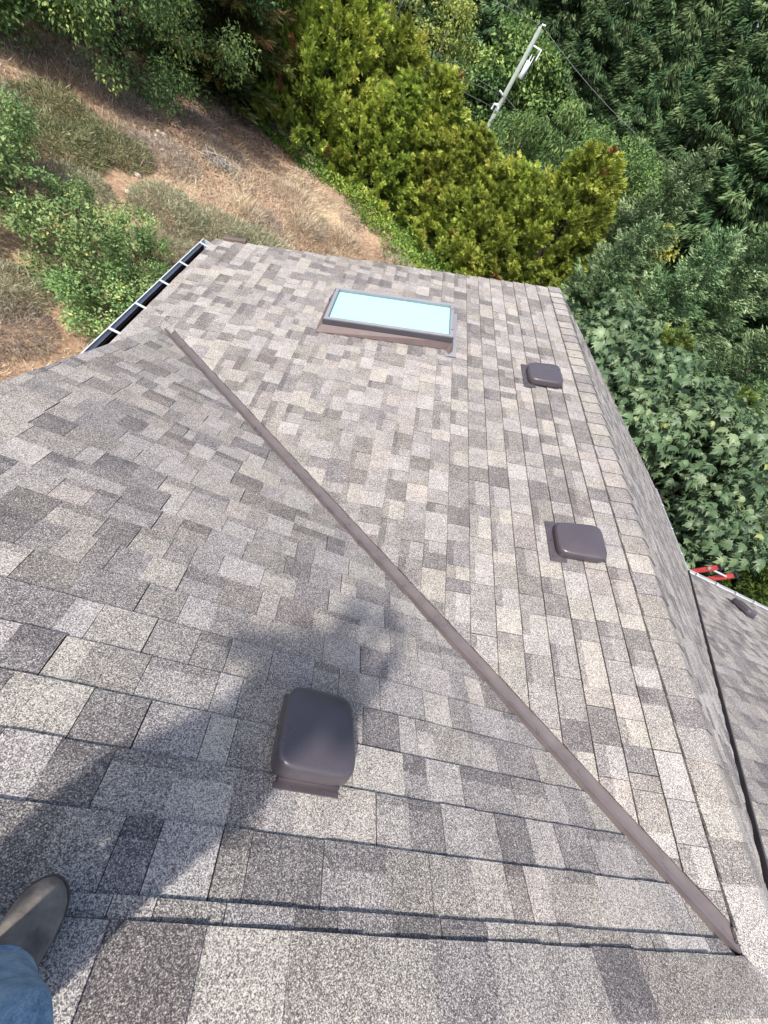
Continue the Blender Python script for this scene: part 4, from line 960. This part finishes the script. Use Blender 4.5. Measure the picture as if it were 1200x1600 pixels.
# shirt
Sj = {'hip': ((-2.63, -.06, .88), (.155, .115)), 'waist': ((-2.63, -.035, 1.02), (.145, .11)), 'chest': ((-2.625, .03, 1.22), (.165, .125)), 'col': ((-2.622, .075, 1.33), (.085, .075)),
      'rs': ((-2.46, .05, 1.285), .078), 'ls': ((-2.79, .06, 1.285), .078), 're': ((-2.36, -.02, 1.06), .058), 'le': ((-2.86, .14, 1.05), .058),
      'rw': (tuple(rw * .93 + Vector((-2.36, -.02, 1.06)) * .07), .040), 'lw': (tuple(lw * .93 + Vector((-2.86, .14, 1.05)) * .07), .040)}
skin_obj('shirt', M['shirt'], Sj, [('hip', 'waist'), ('waist', 'chest'), ('chest', 'col'), ('chest', 'rs'), ('chest', 'ls'), ('rs', 're'), ('re', 'rw'), ('ls', 'le'), ('le', 'lw')], 'hip', per)
# hair, nose and ears
Hj = {'a': ((-2.612, .115, 1.53), .082), 'b': ((-2.608, .14, 1.60), .078), 'c': ((-2.605, .185, 1.632), .05)}
skin_obj('hair', M['hair'], Hj, [('a', 'b'), ('b', 'c')], 'a', per)
m = MB(); m.tube([Vector((-2.60, .245, 1.545)) - PO, Vector((-2.598, .268, 1.51)) - PO, Vector((-2.60, .25, 1.50)) - PO], [.008, .014, .010], 8); m.build('nose', M['skin'], body, smooth=True)
for s_ in (-1, 1):
    m = MB(); m.tube([Vector((-2.605 + s_ * .088, .155, 1.505)) - PO, Vector((-2.605 + s_ * .098, .145, 1.535)) - PO, Vector((-2.605 + s_ * .092, .15, 1.56)) - PO], [.008, .014, .009], 8, flat=.6); m.build('ear', M['skin'], body, smooth=True)
    m = MB(); m.tube([Vector((-2.605 + s_ * .033, .235, 1.54)) - PO, Vector((-2.605 + s_ * .033, .247, 1.538)) - PO], [.013, .008], 10); m.build('eye', M['black'], body, smooth=True)
m = MB(); m.tube([Vector((-2.63, .236, 1.468)) - PO, Vector((-2.604, .244, 1.466)) - PO, Vector((-2.578, .236, 1.468)) - PO], [.004, .006, .004], 6); m.build('mouth', M['flash'], body, smooth=True)
# jeans: two lofted legs and the seat in one mesh, cuffs open round the ankles
def leg_loft(m, A, K, H, rr0):
    rng = random.Random(4 if A.x > -2.6 else 6); R = []; n = 28; NS = 30
    for k in range(NS + 1):
        t = k / NS
        if t < .5: c = A.lerp(K, t * 2)
        else: c = K.lerp(H, t * 2 - 1)
        c = c + Vector((0, .012 * math.sin(t * math.pi * 2), -.035 * (1 - t)))
        r = .074 + (.082 - .074) * min(1, t / .45) + max(0, t - .45) * .05
        ring = []
        for j in range(n):
            a = 2 * math.pi * j / n
            f = 1 + .045 * math.sin(3 * a + 9 * t + rr0) * (1 - t) + .03 * math.sin(5 * a - 21 * t) + .035 * math.sin(34 * t + 2 * a) * math.exp(-t * 7)
            ring.append(c + Vector((math.cos(a) * r * .93 * f, math.sin(a) * r * 1.04 * f, .010 * math.sin(a + 1) * (1 - t))) - PO)
        R.append(ring)
    inner = [[p + (Vector((sum(q.x for q in R[0]) / n, sum(q.y for q in R[0]) / n, p.z)) - p).normalized() * d + Vector((0, 0, dz)) for p in R[0]] for d, dz in ((.012, .06), (.008, .0), (.003, -.005))]
    m.rings(inner + R, close=False)
m = MB(); leg_loft(m, RA, RK, RH, 0.4); leg_loft(m, LA, LK, LH, 2.0)
R = []
for z, rx, ry in ((.80, .15, .10), (.86, .175, .118), (.93, .17, .115), (1.0, .155, .11)):
    R.append([Vector((-2.63 + rx * math.cos(2 * math.pi * j / 28), -.055 + ry * math.sin(2 * math.pi * j / 28), z)) - PO for j in range(28)])
m.rings(R); jn = m.build('jeans', M['denim'], per, smooth=True)
for A in (RA, LA):                           # stitched hem
    m = MB(); pts = []
    for j in range(29):
        a = 2 * math.pi * j / 28; pts.append(A + Vector((math.cos(a) * .0715, math.sin(a) * .080, -.036 + .010 * math.sin(a + 1))) - PO)
    m.tube(pts, .0042, 6, cap=False); m.build('hem', M['denim'], jn, smooth=True)
# shoes: lofted last with sole
def shoe(A, toe_y, dx):
    m = MB(); so_ = MB(); R = []; R2 = []; heel = A.y - .075; Lg = toe_y - heel; base = -.001
    def zb(y): return -.055 * max(0, (y + .03)) / .23 + .016
    secs = [(0.0, .012, .025), (.03, .026, .055), (.10, .034, .085), (.24, .037, .098), (.38, .038, .092), (.52, .042, .074), (.66, .0475, .060), (.78, .048, .052), (.87, .043, .046), (.94, .032, .038), (.985, .017, .028), (1.0, .004, .016)]
    for t, hw2, ht in secs:
        y = heel + Lg * t; cx = A.x + dx * t + .006 * math.sin(t * 3.1); zb_ = zb(y); ring = []; ring2 = []
        for j in range(20):
            a = 2 * math.pi * j / 20; c, s = math.cos(a), math.sin(a)
            x = hw2 * math.copysign(abs(c) ** .75, c); z = (ht * .5 + ht * .5 * math.copysign(abs(s) ** (.75 if s < 0 else .95), s))
            x *= 1 - .2 * max(0, s) ** 2 * (1 - .6 * t) ; cr = .0018 * math.sin(t * 60 + a * 2) * (1 if .4 < t < .7 and s > 0 else 0)
            ring.append(Vector((cx + x, y, zb_ + .018 + z + cr)) - PO); ring2.append(Vector((cx + (hw2 - .001) * math.copysign(abs(c) ** .6, c), y + (-.002 if t > .9 else 0), zb_ + .010 + .012 * s)) - PO)
        R.append(ring); R2.append(ring2)
    m.rings(R); s_ = m.build('shoe', M['suede'], per, smooth=True); so_.rings(R2); so_.build('sole', M['sole'], s_, smooth=True)
    mt = MB(); mid = Vector((A.x + dx * .3, heel + Lg * .40, zb(heel + Lg * .4) + .018 + .094)) - PO        # pull tab / side gusset
    mt.tube([mid + Vector((-.012, .0, .004)), mid + Vector((-.006, .012, .002)), mid + Vector((.012, .02, -.008))], .004, 6); mt.build('stitching', M['sole'], s_)
    yg = heel + Lg * .33; zg = zb(yg) + .018
    for sg in (-1, 1):                       # elastic side gusset and a seam down the vamp
        g_ = MB(); c0 = A.x + dx * .36
        P_ = [Vector((c0 + sg * .0395, yg - .03, zg + .030)), Vector((c0 + sg * .0415, yg + .045, zg + .034)), Vector((c0 + sg * .030, yg + .035, zg + .075)), Vector((c0 + sg * .030, yg - .02, zg + .082))]
        g_.poly([p - PO for p in P_] + [p - PO + Vector((sg * .0025, 0, .001)) for p in P_], [(3, 2, 1, 0), (4, 5, 6, 7), (0, 1, 5, 4), (1, 2, 6, 5), (2, 3, 7, 6), (3, 0, 4, 7)])
        g_.build('gusset', M['black'], s_)
        q = MB(); pts = []
        for k in range(9):
            t = .36 + .34 * k / 8; y = heel + Lg * t; hw2 = .040 + .008 * min(1, (t - .36) / .3); pts.append(Vector((A.x + dx * t + sg * hw2 * (.96 - .1 * math.sin(k / 8 * 3.1)), y, zb(y) + .018 + .034 - .012 * k / 8)) - PO)
        q.tube(pts, .0016, 5); q.build('seam', M['sole'], s_)
    wl = MB(); pts = []
    for t, hw2, ht in secs[1:]: y = heel + Lg * t; pts.append(Vector((A.x + dx * t + .006 * math.sin(t * 3.1) + hw2 - .0012, y, zb(y) + .015)) - PO)
    for t, hw2, ht in secs[:0:-1]: y = heel + Lg * t; pts.append(Vector((A.x + dx * t + .006 * math.sin(t * 3.1) - hw2 + .0012, y, zb(y) + .015)) - PO)
    wl.tube(pts, .0034, 6); wl.build('welt', M['sole'], s_, smooth=True)
    return s_
shoe(RA, .203, .014); shoe(LA, .18, -.03)
# phone
ph = MB(); N_ = 24; R = []
for d in (-.004, -.0035, .0035, .004):
    k = 1.0 if abs(d) < .0038 else .985
    R.append([Vector(right * (x * k) + upv * (y * k) + fwd * d) for x, y in superell(.0375, .077, N_, 7)])
ph.rings(R); pho = ph.build('phone', M['black']); pho.location = PC; tag(pho, 'black phone held in both hands above the roof', 'phone')
m = MB(); m.tube([right * -.02 + upv * .055 + fwd * .004, right * -.02 + upv * .055 + fwd * .006], .006, 12); m.build('lens_ring', M['black'], pho)
